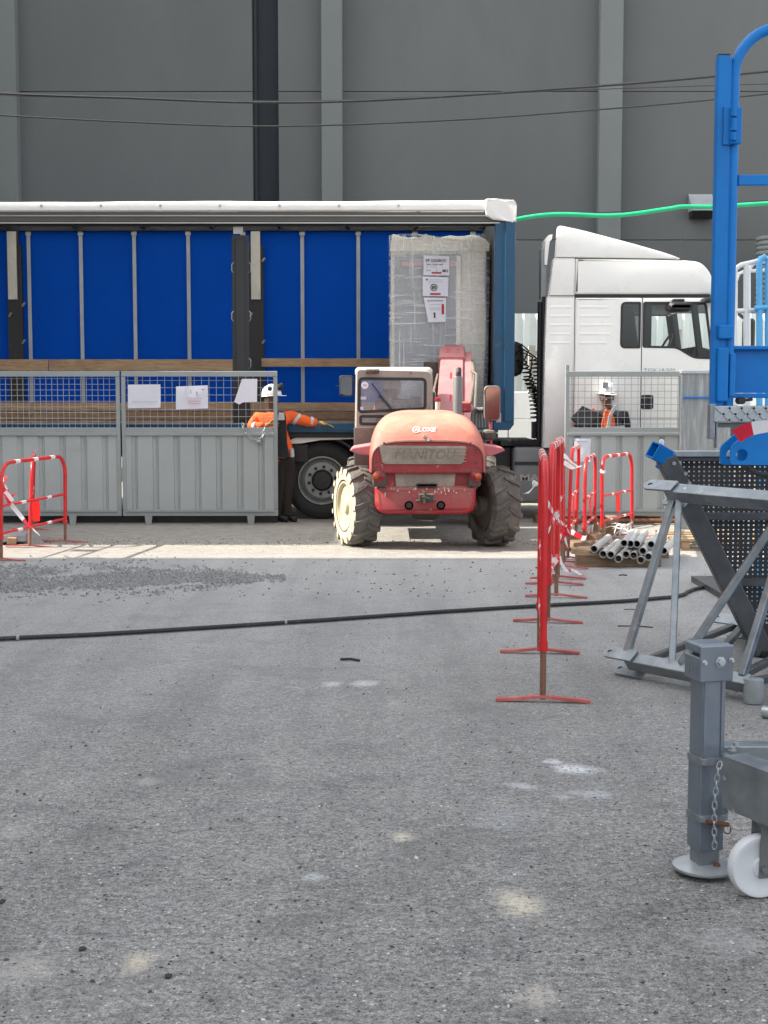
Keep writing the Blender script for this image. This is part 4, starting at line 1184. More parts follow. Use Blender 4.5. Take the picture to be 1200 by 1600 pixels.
# lower rear panel
d = 14.28
bm = nb(); bx(bm, PX(586, d), PX(747, d), d, d + .5, PZ(765, d), PZ(731, d), .02); obj('rear_frame_panel', bm, m_tele, th)
bm = nb(); prism(bm, roundpoly([(PX(617, d), PZ(733, d)), (PX(713, d), PZ(733, d)), (PX(710, d), PZ(760, d)), (PX(619, d), PZ(760, d))], .01), .03, lambda a, b, t: Vector((a, d - .025 + t, b)), bev=.004); obj('radiator_plate', bm, m_tele_dust, th)
bm = nb(); loft(bm, [[Vector((PX(667, d) + a, d - .02 - t, PZ(757, d) + b)) for a, b in rrect(-.11 + s, .11 - s, -.022 + s, .018 - s, .018)] for t, s in ((0, 0), (.05, 0), (.06, .012))]); obj('plate_handle', bm, m_tele_dark, th, True)
for (a, b_, s) in ((582, 605, 1), (731, 751, -1)):
    bm = nb(); loft(bm, [[Vector((u, d - .01 - t, v)) for u, v in roundpoly([(PX(a, d) + k, PZ(760, d) + k), (PX(b_, d) - k, PZ(760, d) + k), (PX(b_ - (3 if s > 0 else 0), d) - k, PZ(733, d) - k), (PX(a + (0 if s > 0 else 3), d) + k, PZ(731, d) - k)], .03)] for t, k in ((0, 0), (.07, 0), (.085, .012))])
    lh = obj('tail_lamp', bm, m_tele_dark, th)
    bm = nb(); cx_ = PX((a + b_) / 2 + (-2 if s > 0 else 2), d); lathe(bm, [(.02, .066), (-.01, .063), (-.028, .04), (-.032, .001)], (cx_, d - .09, PZ(744, d)), 'y', 18); obj('red_lens', bm, m_lens_red, lh, True)
    bm = nb(); lathe(bm, [(.02, .032), (-.014, .030), (-.024, .001)], (PX((a + b_) / 2 + (-6 if s > 0 else 6), d), d - .108, PZ(743, d)), 'y', 14); obj('orange_lens', bm, m_lens_orange, lh, True)
# counterweight bumper
bm = nb()
def bump_ring(t, k):
    zt, zb = PZ(760, 14.12), PZ(808, 14.12)
    xa_, xb_ = PX(585, 14.12), PX(746, 14.12)
    return [Vector((a, 14.12 + t, b)) for a, b in roundpoly([(xa_ + k, zb + .02 + k, .14), (xb_ - k, zb + .02 + k, .14), (xb_ + .0 - k, zt - k, .02), (xa_ - .0 + k, zt - k, .02)], .1, 8)]
rings = [bump_ring(t, k) for t, k in ((.0, .045), (.012, .02), (.05, .0), (.5, .0), (.55, .05))]
for r_ in rings:
    for v in r_:
        u = (v.x - HXc) / .53; v.y += .13 * u * u
loft(bm, rings); cwt = obj('counterweight', bm, m_tele, th, True)
for px in (639, 689):
    bm = nb(); lathe(bm, [(-.012, .046), (-.012, .03), (.02, .028), (.02, .001)], q(px, 789.5, 14.125), 'y', 20); obj('tow_hole', bm, m_black, cwt, True)
bm = nb(); d = 14.10
bx(bm, PX(655, d), PX(678, d), d - .03, d + .06, PZ(783, d), PZ(772, d), .006); bx(bm, PX(650, d), PX(683, d), d - .012, d + .04, PZ(784.5, d), PZ(781.5, d), .003); tube(bm, [q(664, 768, d - .02), q(664, 786, d - .02)], .018, 10); bar(bm, q(660, 776, d - .05), q(671, 780, d - .05), .02)
obj('hitch', bm, m_tele_dark, cwt)
bm = nb()
for _ in range(26):
    px = random.uniform(600, 735); py = 763 + abs(random.gauss(0, 5)); s = random.uniform(.004, .012)
    yv = 14.113 + .13 * ((PX(px, 14.12) - HXc) / .53) ** 2
    box(bm, (PX(px, 14.12), yv, PZ(py, 14.12)), (s, .006, s * random.uniform(1, 3.5)))
obj('paint_chips', bm, m_cabframe, cwt)['kind'] = 'stuff'
# fenders
for (pts, s) in (([(546, 701), (580, 695), (586, 716), (556, 713)], 1), ([(748, 695), (776, 695), (789, 706), (750, 717)], -1)):
    bm = nb()
    d = 14.5
    A = [q(a, b, d) for a, b in pts]
    x0_, x1_ = (PX(546, d), PX(592, d)) if s > 0 else (PX(744, d), PX(789, d))
    zt = PZ(697, d)
    if s > 0: pr_ = [(x0_, zt - .045), (x0_ + .03, zt - .015), (x1_, zt + .03), (x1_, zt - .10), (x0_ + .1, zt - .085)]
    else: pr_ = [(x1_, zt - .045), (x1_ - .03, zt - .01), (x0_, zt + .03), (x0_, zt - .12), (x1_ - .12, zt - .095)]
    prism(bm, pr_, .75, lambda a, b, t: Vector((a, 14.42 + t, b)), bev=.012)
    obj('fender', bm, m_tele_boom, th)
# exhaust
d = 14.95; x = PX(715, d)
bm = nb(); tube(bm, [(x, d, 1.28), (x, d, PZ(590, d)), (x, d, PZ(588, d))], [.05, .05, .044], 20); obj('exhaust_pipe', bm, m_steelpipe, th, True)
bm = nb(); tube(bm, [(x + .01, d, PZ(590, d)), (x + .01, d, PZ(583, d)), (x + .015, d + .05, PZ(577, d))], [.032, .032, .03], 14); obj('exhaust_tip', bm, m_black, th, True)
# cab
CA, CB = 15.34, 16.7
cx0, cx1 = PX(553, CA), PX(677, CA)
cz1 = PZ(575, CA)
def cabmap(a, b, t): return Vector((a, t, b))
cabo = roundpoly([(cx0, .86), (cx1, .86), (cx1 - .005, cz1 - .02, .09), (cx0 + .02, cz1, .06)], .03, 6)
win = roundpoly([(PX(560.5, CA), PZ(644.5, CA)), (PX(665, CA), PZ(639, CA)), (PX(665, CA), PZ(592, CA)), (PX(561.5, CA), PZ(591, CA))], .045)
win2 = roundpoly([(PX(563, CA), PZ(663, CA)), (PX(600, CA), PZ(663, CA)), (PX(600, CA), PZ(650, CA)), (PX(563, CA), PZ(650, CA))], .02)
bm = nb(); 
plate_holes(bm, inset(cabo, .02), [win, win2], CA, cabmap)
fr = plate_holes(bm, inset(cabo, .0), [win, win2], CA + .05, cabmap)
ro = inset(cabo, .02)
V1 = [bm.verts.new((a, CA, b)) for a, b in ro]; V2 = [bm.verts.new((a, CA + .05, b)) for a, b in cabo]
for k in range(len(V1)): bm.faces.new((V1[k], V1[(k + 1) % len(V1)], V2[(k + 1) % len(V1)], V2[k]))
bmesh.ops.remove_doubles(bm, verts=bm.verts, dist=.0005)
obj('cab_rear_frame', bm, m_cabmid, th)
bm = nb()
loft(bm, [[Vector((a, CA + .03 + t, b)) for a, b in rrect(cx0 + .01 + s, cx1 - .005 - s, cz1 - .10, cz1 + .012 - s, .05)] for t, s in ((0, .03), (.05, 0), (1.25, 0), (1.33, .05))]); obj('cab_roof', bm, m_cabframe, th, True)
bm = nb(); bx(bm, cx0 + .03, cx0 + .07, CB - .08, CB, .86, cz1 - .08, .01); bx(bm, cx1 - .07, cx1 - .03, CB - .08, CB, .86, cz1 - .08, .01); bx(bm, cx0 + .012, cx0 + .06, CA + .62, CA + .70, .86, cz1 - .08, .01); bx(bm, cx0, cx1, CB - .07, CB - .01, .86, 1.15, .01); obj('cab_posts', bm, m_cabgrey, th)
bm = nb(); bx(bm, cx0 + .012, cx0 + .04, CA + .05, CB - .05, .55, 1.15, .01); bx(bm, cx0 + .02, cx1 - .02, CA + .05, CB, .5, .87, .01); bx(bm, PX(553, CA), PX(584, CA), CA - .012, CA - .002, .62, PZ(668, CA), .01); obj('cab_lower_body', bm, m_cabgrey, th)
bm = nb(); bx(bm, cx1 - .03, cx1 - .012, CA + .06, CB - .05, .86, cz1 - .1); obj('cab_side_wall', bm, m_tele_dark, th)
for nm, w_ in (('rear_window', win), ('lower_window', win2)):
    bm = nb(); o_, i_ = inset(w_, -.012), inset(w_, .02)
    for k in range(len(o_)):
        n_ = (k + 1) % len(o_)
        bm.faces.new([bm.verts.new((p[0], CA - .005, p[1])) for p in (o_[k], o_[n_], i_[n_], i_[k])])
    f = obj(nm, bm, m_black, th)
    bm = nb(); bm.faces.new([bm.verts.new((a, CA - .002, b)) for a, b in inset(w_, .004)]); obj('glass', bm, m_glass_cab, f)
bm = nb(); bm.faces.new([bm.verts.new(v) for v in ((cx0 + .025, CA + .1, 1.16), (cx0 + .025, CB - .1, 1.16), (cx0 + .03, CB - .1, cz1 - .11), (cx0 + .03, CA + .1, cz1 - .11))]); obj('side_glass', bm, m_glass_cab, th)
bm = nb(); bm.faces.new([bm.verts.new(v) for v in ((cx0 + .08, CB - .03, 1.16), (cx1 - .08, CB - .03, 1.16), (cx1 - .08, CB - .03, cz1 - .11), (cx0 + .08, CB - .03, cz1 - .11))]); obj('front_glass', bm, m_glass_cab, th)
bm = nb(); d = CA - .02; tube(bm, [q(581, 599, d), q(596, 619, d), q(611, 637, d)], .008, 6); tube(bm, [q(592, 618, d), q(613, 640, d)], .012, 6); obj('wiper', bm, m_black, th)
bm = nb(); lathe(bm, [(0, .04), (.003, .04), (.0035, .001)], q(570, 602, CA - .010), 'y', 24); st = obj('round_sticker', bm, m_paper, th)
text('sticker_print', '\u20ac6', .036, m_ink_soft, st, q(570, 602, CA - .0125), bold=.002)
for (a, b_, w, h_) in ((568, 622, .06, .032), (565.5, 638, .035, .035)):
    bm = nb(); c = q(a, b_, CA - .01); bx(bm, c.x - w / 2, c.x + w / 2, c.y - .003, c.y, c.z - h_ / 2, c.z + h_ / 2); obj('window_sticker', bm, m_ink_soft, th)
bm = nb(); d = CA - .03
loft(bm, [[Vector((PX(582, d) + a, d - t, PZ(580, d) + b)) for a, b in rrect(-.075 + s, .075 - s, -.025 + s, .025 - s, .015)] for t, s in ((-.03, 0), (.03, 0), (.045, .012))]); 
for px in (576, 583, 589): box(bm, q(px, 580, d - .045), (.022, .01, .022), None, .003)
obj('roof_work_lamp', bm, m_tele_dark, th)
bm = nb(); box(bm, q(642, 582, CA - .005), (.008, .01, .03)); obj('roof_bolt', bm, m_black, th)
bm = nb(); box(bm, (cx0 + .44, CA + .55, 1.1), (.46, .44, .14), None, .04); box(bm, (cx0 + .44, CA + .32, 1.35), (.42, .12, .44), None, .04); obj('cab_seat', bm, m_black, th, True)
bm = nb(); d = CA + .12
box(bm, q(627, 633, d), (.085, .03, .035), None, .006); tube(bm, [q(627, 636, d), q(627, 660, d)], .015, 8); tube(bm, [q(622, 638, d), q(632, 638, d)], .02, 8); obj('control_box', bm, m_tele_dark, th)
bm = nb(); c = Vector((cx0 + .42, CB - .28, 1.42)); ring = [c + Vector((.17 * math.cos(2 * math.pi * k / 22), .05 * math.sin(2 * math.pi * k / 22), .16 * math.sin(2 * math.pi * k / 22))) for k in range(22)]
tube(bm, ring, .014, 8, closed=True); bar(bm, c, c + Vector((0, .15, -.4)), .05); obj('steering_wheel', bm, m_black, th, True)
# mirrors
d = 15.55
bm = nb(); loft(bm, [[Vector((PX(541, d) + a, d + t, PZ(603, d) + b)) for a, b in rrect(-.075 + s, .075 - s, -.115 + s, .115 - s, .03)] for t, s in ((0, .004), (.02, -.004), (.06, .0), (.08, .03))])
bar(bm, q(548, 597, d + .06), q(556, 597, d + .1), .02); bar(bm, q(524, 603, d + .06), q(534, 602, d + .06), .008)
mr = obj('left_mirror', bm, m_black, th, True)
bm = nb(); bm.faces.new([bm.verts.new((PX(541, d) + a, d - .03 - a * .1 - b * .28, PZ(603, d) + b)) for a, b in rrect(-.066, .066, -.106, .106, .026)]); obj('mirror_face', bm, m_mirror, mr)
d = 15.0; c = q(769, 630, d)
bm = nb(); loft(bm, [[Vector((c.x + a, d + t, c.z + b)) for a, b in rrect(-.085 + s, .085 - s, -.185 + s, .185 - s, .045)] for t, s in ((0, .003), (.02, -.005), (.05, .0), (.07, .03))])
mr = obj('right_mirror', bm, m_cabgrey, th, True)
bm = nb(); bm.faces.new([bm.verts.new((c.x + a, d - .085 - a * .34 - b * .34, c.z + b)) for a, b in rrect(-.074, .074, -.172, .172, .038)]); obj('mirror_face', bm, m_mirror, mr)
bm = nb(); tube(bm, [(c.x - .01, d + .05, c.z - .15), (c.x - .01, d + .03, .98)], .018, 10); obj('mirror_stem', bm, m_tele, mr)
# boom
ba = Vector((PX(707, 16.0), 15.95, 1.18)); bb = Vector((PX(712, 18.1), 18.1, 2.10))
ax_ = (bb - ba).normalized()
nrm = Vector((1, 0, 0)).cross(ax_).normalized()
sidev = Vector((1, 0, 0))
def bprof(base, w0, w1, h0, h1): return [base + sidev * a + nrm * b for a, b in ((w0, h0), (w1, h0), (w1, h1), (w0, h1))]
bm = nb(); loft(bm, [bprof(ba, -.20, .115, -.22, .12), bprof(bb, -.195, .10, -.20, .12)]); bmesh.ops.bevel(bm, geom=bm.edges[:], offset=.012, segments=2, affect='EDGES'); bo = obj('boom', bm, m_tele_boom, th)
bm = nb(); loft(bm, [bprof(ba + ax_ * .15, .117, .235, -.26, .085), bprof(bb - ax_ * .02, .103, .21, -.2, .10)]); bmesh.ops.bevel(bm, geom=bm.edges[:], offset=.01, segments=2, affect='EDGES'); obj('boom_side_beam', bm, m_tele_boom, th)
bm = nb(); loft(bm, [bprof(bb - ax_ * .34, -.215, .118, -.215, .145), bprof(bb + ax_ * .06, -.21, .115, -.21, .145)]); bmesh.ops.bevel(bm, geom=bm.edges[:], offset=.014, segments=2, affect='EDGES'); obj('boom_collar', bm, m_tele_boom, bo)
bm = nb()
for (a, t) in ((-.10, -.06), (-.10, -.16), (.02, -.06), (.02, -.16)):
    bm = nb(); box(bm, bb + ax_ * t + sidev * a + nrm * .146, (.05, .012, .006), Matrix((sidev, ax_, nrm)).transposed()); obj('boom_slot', bm, m_red, bo)
for (a, t) in ((-.05, .62), (-.04, .32)):
    p0 = ba.lerp(bb, t) + sidev * a + nrm * .121; bm = nb(); box(bm, p0, (.018, .20, .004), Matrix((sidev, ax_, nrm)).transposed()); obj('boom_slot', bm, m_red, bo)
bm = nb(); loft(bm, [bprof(bb - ax_ * .2, -.15, .07, -.16, .08), bprof(bb + ax_ * .35, -.15, .07, -.16, .08)]); hd2 = bb + ax_ * .3
loft(bm, [[hd2 + Vector(v) for v in ((-.14, 0, .05), (.07, 0, .05), (.07, 0, -.2), (-.14, 0, -.2))], [Vector((hd2.x + v[0], 18.2, v[1])) for v in ((-.14, 1.72), (.07, 1.72), (.07, 1.42), (-.14, 1.42))]])
obj('boom_head', bm, m_tele, th)
bm = nb(); d = 18.22; bx(bm, PX(655, d), PX(735, d), d, d + .06, 1.4, PZ(640, d), .01); bx(bm, PX(661, d), PX(683, d), 17.9, 18.0, PZ(640, d), PZ(566, d), .01)
for px in (650, 725): bx(bm, PX(px, d) - .06, PX(px, d) + .06, d + .02, d + 1.1, 1.205, 1.255, .004)
for px in (650, 725): bx(bm, PX(px, d) - .06, PX(px, d) + .06, d + .0, d + .07, 1.205, 1.6, .004)
obj('fork_carriage', bm, m_tele_dark, th)
bm = nb(); d = 16.1
bx(bm, PX(668, d), PX(680, d), d, d + .5, .9, PZ(612, d), .02); tube(bm, [q(735, 630, 16.4), q(741, 590, 17.2), q(738, 565, 17.8)], .022, 8); tube(bm, [q(742, 640, 16.2), q(745, 585, 17.0), q(737, 580, 17.4)], .018, 8); bx(bm, PX(676, 16.0), PX(760, 16.0), 15.9, 16.5, .7, 1.2, .02)
tube(bm, [q(684, 640, 16.0), q(678, 610, 17), q(684, 585, 17.6)], .016, 6)
obj('boom_cradle', bm, m_tele_dark, th)
bm = nb(); d = 15.75
for k in range(3): tube(bm, smoothpath([q(738 + 5 * k, 668, d), q(739 + 5 * k, 645, d), q(744 + 5 * k, 639, d - .05 * k), q(751 + 5 * k, 645, d), q(753 + 5 * k, 668, d)], 5), .022, 8)
obj('hydraulic_hose', bm, m_steelpipe, th, True)
bm = nb(); d = 15.4; c = q(725, 636, d)
box(bm, c, (.16, .2, .12), None, .02); tube(bm, [q(712, 632, d), q(735, 638, d)], .02, 8); box(bm, q(730, 631, d), (.05, .05, .06), Matrix.Rotation(.5, 4, 'Y'), .01); obj('valve_block', bm, m_tele, th)
bm = nb(); bx(bm, PX(757, 15.0), PX(775, 15.0), 15.0, 15.5, PZ(688, 15.0), PZ(672, 15.0), .03); obj('side_air_filter', bm, m_tele_dark, th)
d = 15.3
bm = nb(); tube(bm, [q(684, 640, d), q(684, 628, d)], [.028, .028], 12); bcn = obj('beacon', bm, m_cabframe, th, True)
bm = nb(); lathe(bm, [(0, .032), (.02, .036), (.04, .03), (.05, .001)], q(684, 627, d), 'z', 16); obj('beacon_lens', bm, m_lens_beacon, bcn, True)

# ================================================================== PEOPLE
def head_nodes(c, s, face):
    return c
def hand(name, wrist, dirv, palm_n, mat, parent, s=1.0, curl=.35, spread=.16):
    d = Vector(dirv).normalized(); n = Vector(palm_n); n = (n - d * n.dot(d)).normalized(); side = d.cross(n)
    w = Vector(wrist)
    nodes = [(w, .026 * s), (w + d * .05 * s, (.036 * s, .02 * s)), (w + d * .085 * s, (.038 * s, .018 * s))]
    edges = [(0, 1), (1, 2)]
    for k, (off, ln) in enumerate(((-.030, .070), (-.010, .080), (.010, .075), (.029, .058))):
        b = len(nodes); a = off / .03 * spread
        dd = (d + side * a).normalized()
        p0 = w + d * .09 * s + side * off * s
        p1 = p0 + dd * ln * .45 * s + n * ln * curl * .15 * s
        p2 = p1 + (dd + n * curl * .8).normalized() * ln * .33 * s
        p3 = p2 + (dd + n * curl * 1.6).normalized() * ln * .27 * s
        nodes += [(p0, .0105 * s), (p1, .0100 * s), (p2, .0092 * s), (p3, .0080 * s)]
        edges += [(2, b), (b, b + 1), (b + 1, b + 2), (b + 2, b + 3)]
    b = len(nodes)
    p0 = w + d * .03 * s - side * .03 * s; p1 = p0 + (d * .6 - side * .7).normalized() * .035 * s; p2 = p1 + (d - side * .25 + n * .4).normalized() * .032 * s
    nodes += [(p0, .014 * s), (p1, .0115 * s), (p2, .0095 * s)]
    edges += [(1, b), (b, b + 1), (b + 1, b + 2)]
    return skin(name, nodes, edges, mat, parent, 1)
def face(parent, c, f, mat_skin):
    """ears, nose, eyes, brow and mouth on a head centred at c looking along f"""
    f = Vector(f).normalized(); up = Vector((0, 0, 1)); s = f.cross(up).normalized(); u = s.cross(f)
    bm = nb(); loft(bm, [[c + f * a + s * w * x + u * (z + w * .4 * y) for x, y in ((-1, -.5), (1, -.5), (.5, 1), (-.5, 1))] for a, w, z in ((.075, .018, -.015), (.10, .015, -.02), (.112, .009, -.022))]); obj('nose', bm, mat_skin, parent, True)
    for sg in (-1, 1):
        bm = nb(); bmesh.ops.create_uvsphere(bm, u_segments=10, v_segments=6, radius=.011, matrix=Matrix.Translation(c + f * .088 + s * .031 * sg + u * .012)); obj('eye', bm, m_eye, parent, True)
        bm = nb(); bmesh.ops.create_uvsphere(bm, u_segments=8, v_segments=6, radius=.006, matrix=Matrix.Translation(c + f * .0955 + s * .031 * sg + u * .012)); obj('pupil', bm, m_ink, parent, True)
        bm = nb(); tube(bm, [c + s * .078 * sg + u * .02, c + s * .09 * sg + u * .025 - f * .01, c + s * .092 * sg - f * .014, c + s * .08 * sg - u * .03], .008, 6); obj('ear', bm, mat_skin, parent, True)
    bm = nb(); box(bm, c + f * .088 - u * .052, (.045, .045, .008), None, .003); obj('mouth', bm, m_ink_red, parent)
def helmet(parent, c, f, mat, peak=True, s=1.0, tilt=0):
    f = Vector(f).normalized(); fl = Vector((f.x, f.y, 0)).normalized(); sd = fl.cross(Vector((0, 0, 1)))
    rot = Matrix.Rotation(R(tilt), 3, sd)
    bm = nb(); rings = []
    for (zz, k) in ((0, 1.0), (.025, .995), (.055, .95), (.085, .85), (.11, .66), (.125, .42), (.132, .16)):
        rings.append([c + rot @ (fl * .132 * s * k * math.cos(2 * math.pi * i / 28) + sd * .108 * s * k * math.sin(2 * math.pi * i / 28) + Vector((0, 0, zz * s * 1.05))) for i in range(28)])
    loft(bm, rings)
    hm = obj('helmet', bm, mat, parent, True)
    bm = nb(); rg = []
    for (dz, k) in ((0, 1.0), (-.006, 1.03), (-.004, 1.0)):
        ring = []
        for i in range(28):
            t = 2 * math.pi * i / 28; e = max(0, math.cos(t)) ** 2.2 * (.55 if peak else .1)
            ring.append(c + rot @ (fl * .132 * s * (k + e) * math.cos(t) + sd * .108 * s * (k + .04) * math.sin(t) + Vector((0, 0, dz - .018 * e))))
        rg.append(ring)
    loft(bm, rg); obj('helmet_brim', bm, mat, hm, True)
    bm = nb(); tube(bm, [c + rot @ (fl * .138 * s * math.cos(t) * .0 + Vector((0, 0, .142 * s)) * math.cos(t) + fl * .125 * s * math.sin(t)) for t in [R(a) for a in range(-75, 80, 15)]], .008, 6); obj('helmet_ridge', bm, mat, hm, True)
    return hm
def limb(nodes, edges, chain, start=None):
    b = len(nodes); nodes += chain
    if start is not None: edges.append((start, b))
    for k in range(len(chain) - 1): edges.append((b + k, b + k + 1))
    return b + len(chain) - 1

# --- the loader beside the left gates
W = 17.58
pw = lambda a, b, dy=0.0: P(a, b, W + dy)
wk = thing('person', 'worker in orange jacket at the gate end reaching a gloved hand onto the trailer bed', 'person', G(441, 815))
hip, chest, neck, hd_c = pw(443, 714), pw(428, 668, .0), pw(427, 645), pw(424.5, 625)
shL, shR = pw(403, 652, -.02), pw(455, 650, .02)
elL, wrL = pw(391, 668, -.10), pw(414, 664, -.20)
elR, wrR = pw(479, 658, .02), pw(497, 660, .05)
nodes = [(hip, .12), (hip.lerp(chest, .5), (.13, .10)), (chest, (.155, .11)), (pw(428, 653), (.11, .09)), (neck, .062), (hd_c + Vector((0, 0, -.06)), .085), (hd_c, .108), (hd_c + Vector((0, 0, .07)), .09)]
edges = [(i, i + 1) for i in range(7)]
limb(nodes, edges, [(shL, .065), (elL, .047), (wrL, .032)], 3)
limb(nodes, edges, [(shR, .065), (elR, .047), (wrR, .032)], 3)
kL, aL = pw(436, 765), pw(433, 806); kR, aR = pw(448, 765, .03), pw(447, 806, .03)
limb(nodes, edges, [(pw(436, 722), .095), (kL, .065), (aL, .042)], 0)
limb(nodes, edges, [(pw(450, 722, .03), .095), (kR, .065), (aR, .042)], 0)
skin('body', nodes, edges, m_skin, wk)
jn = [(pw(444, 718), (.185, .15)), (pw(443, 706), (.18, .145)), (pw(438, 690), (.18, .145)), (chest, (.20, .15)), (pw(429, 654), (.15, .12)), (pw(428, 647), (.085, .08))]
je = [(i, i + 1) for i in range(5)]
limb(jn, je, [(shL, .082), (pw(396, 660, -.06), .066), (elL, .070), (pw(402, 666, -.15), .055), (wrL, .048)], 4)
limb(jn, je, [(shR, .086), (pw(461, 652.5, .02), .082), (pw(467, 656, .02), .066), (pw(473, 656, .02), .078), (elR, .070), (pw(485, 660.5, .03), .064), (pw(490, 660, .045), .058), (wrR, .048)], 4)
skin('jacket', jn, je, m_hivis, wk)
bm = nb(); prism(bm, roundpoly([(pw(438, 0).x, pw(0, 642).z), (pw(444, 0).x, pw(0, 646).z), (pw(446, 0).x, pw(0, 690).z), (pw(450, 0).x, pw(0, 716).z), (pw(428, 0).x, pw(0, 712).z), (pw(428, 0).x, pw(0, 645).z)], .03), .05, lambda a, b, t: Vector((a, W - .205 + t, b)), bev=.02); obj('dark_vest', bm, m_darkcloth, wk, True)
bm = nb(); prism(bm, roundpoly([(pw(434, 0).x, pw(0, 644).z), (pw(442, 0).x, pw(0, 645).z), (pw(443, 0).x, pw(0, 656).z), (pw(432, 0).x, pw(0, 656).z)], .01), .02, lambda a, b, t: Vector((a, W - .225 + t, b)), bev=.006); obj('grey_collar_patch', bm, m_reflect, wk, True)
for (a, b_, ra, rb) in ((pw(462, 653.5, .02), pw(466, 656.5, .02), .083, .080), (pw(484, 658.5, .03), pw(488, 659.3, .04), .064, .063), (pw(398, 668, -.13), pw(402, 667, -.15), .070, .068)):
    bm = nb(); tube(bm, [a, b_], [ra, rb], 16); obj('reflective_band', bm, m_reflect, wk, True)
bm = nb(); tube(bm, [pw(456, 701, -.15), pw(457, 714, -.14)], .026, 8); obj('reflective_stripe', bm, m_reflect, wk, True)
tn = [(pw(443, 708), (.155, .13)), (hip, (.16, .135))]; te = [(0, 1)]
limb(tn, te, [(pw(437, 730), .115), (kL, .085), (pw(434, 790), .07), (pw(433, 808), .065)], 1)
limb(tn, te, [(pw(450, 730, .03), .115), (kR, .085), (pw(448, 790, .03), .07), (pw(447, 808, .03), .068)], 1)
skin('trousers', tn, te, m_trouser, wk)
for (a, dy) in ((433, 0), (447, .03)):
    x = pw(a, 0, dy).x
    skin('boot', [(Vector((x, W + dy, .10)), .055), (Vector((x + .01, W + dy, .05)), .055), (Vector((x + .07, W + dy - .10, .042)), .046), (Vector((x + .10, W + dy - .15, .036)), .036)], [(0, 1), (1, 2), (2, 3)], m_boot, wk)
hand('glove', wrR, (1, .05, -.22), (-.1, 0, -1), m_glove, wk, 1.25, .3)
hand('glove', wrL, (.8, -.3, .2), (0, 1, -.2), m_glove, wk, 1.1, .8)
fdir = (.75, -.55, -.25)
face(wk, hd_c + Vector((0, 0, .01)), fdir, m_skin)
helmet(wk, hd_c + Vector((.0, 0, .055)), (.9, -.35, -.1), m_helmet, tilt=4)
bm = nb(); bmesh.ops.create_uvsphere(bm, u_segments=12, v_segments=8, radius=.045, matrix=Matrix.Translation(pw(438, 605, -.1)) @ Matrix.Scale(.6, 4, (0, 1, 0))); bar(bm, pw(438, 605, -.1), pw(440, 600, .05), .03); obj('ear_defender', bm, m_darkcloth, wk, True)
bm = nb(); lathe(bm, [(-.004, .03), (0, .03), (.004, .022)], pw(421.5, 607, -.118), 'y', 14); obj('helmet_vent', bm, m_darkcloth, wk)

# --- the man behind the right gate
W2 = 17.66
pw = lambda a, b, dy=0.0: P(a, b, W2 + dy)
wk2 = thing('person', 'worker in white helmet and orange vest holding an open dark folder behind the right gate', 'person', G(950, 812))
hip, chest, neck, hd_c = pw(952, 706), pw(952, 662), pw(950, 640), pw(948, 622)
shL, shR = pw(931, 648), pw(975, 650, .04)
elL, wrL = pw(925, 676, -.06), pw(914, 671, -.24)
elR, wrR = pw(979, 682, -.02), pw(957, 684, -.22)
nodes = [(hip, .135), (hip.lerp(chest, .5), (.15, .11)), (chest, (.16, .12)), (pw(951, 650), (.11, .09)), (neck, .055), (hd_c + Vector((0, 0, -.05)), .07), (hd_c, .088), (hd_c + Vector((0, 0, .07)), .08)]
edges = [(i, i + 1) for i in range(7)]
limb(nodes, edges, [(shL, .062), (elL, .045), (wrL, .031)], 3)
limb(nodes, edges, [(shR, .062), (elR, .045), (wrR, .031)], 3)
limb(nodes, edges, [(pw(944, 722), .095), (pw(943, 765), .065), (pw(942, 806), .042)], 0)
limb(nodes, edges, [(pw(960, 722), .095), (pw(961, 765), .065), (pw(961, 806), .042)], 0)
skin('body', nodes, edges, m_skin, wk2)
jn = [(pw(952, 706), (.165, .135)), (pw(952, 685), (.17, .14)), (chest, (.185, .145)), (pw(951, 650), (.14, .11)), (pw(950, 642), (.085, .085)), (pw(949.5, 635), .075)]
je = [(i, i + 1) for i in range(5)]
limb(jn, je, [(shL, .08), (elL, .064), (wrL, .046)], 3)
limb(jn, je, [(shR, .085), (pw(978, 665, .02), .072), (elR, .064), (wrR, .046)], 3)
skin('jacket', jn, je, m_darkcloth, wk2)
def vest(poly, dy, mat, nm, th_=.03):
    bm = nb(); prism(bm, roundpoly([(pw(a, 0).x, pw(600, b).z) for a, b in poly], .015), th_, lambda a, b, t: Vector((a, W2 + dy + t, b)), bev=.012); obj(nm, bm, mat, wk2, True)
vest([(951, 640), (960, 640), (966, 655), (969, 690), (945, 690), (946, 660)], -.165, m_hivis, 'vest_front', .06)
vest([(930, 638), (935, 638), (932, 664), (927, 664)], -.13, m_hivis, 'vest_shoulder', .05)
vest([(965, 632), (970, 633), (960, 652), (956, 690), (950, 690), (956, 650)], -.185, m_reflect, 'vest_stripe', .02)
vest([(950, 667), (982, 664), (982, 670), (950, 672)], -.19, m_reflect, 'vest_waist_stripe', .02)
tn = [(pw(952, 704), (.15, .125)), (hip, (.155, .13))]; te = [(0, 1)]
limb(tn, te, [(pw(944, 730), .112), (pw(943, 765), .085), (pw(942, 808), .066)], 1)
limb(tn, te, [(pw(960, 730), .112), (pw(961, 765), .085), (pw(961, 808), .066)], 1)
skin('trousers', tn, te, m_trouser, wk2)
for a in (942, 961):
    x = pw(a, 0).x
    skin('boot', [(Vector((x, W2, .10)), .055), (Vector((x, W2, .05)), .055), (Vector((x - .03, W2 - .11, .042)), .046), (Vector((x - .04, W2 - .16, .036)), .036)], [(0, 1), (1, 2), (2, 3)], m_boot, wk2)
hand('hand', wrL, (-.8, -.2, .3), (0, .3, 1), m_skin, wk2, 1.05, .6)
hand('hand', wrR, (-.8, -.3, .25), (0, .3, 1), m_skin, wk2, 1.05, .6)
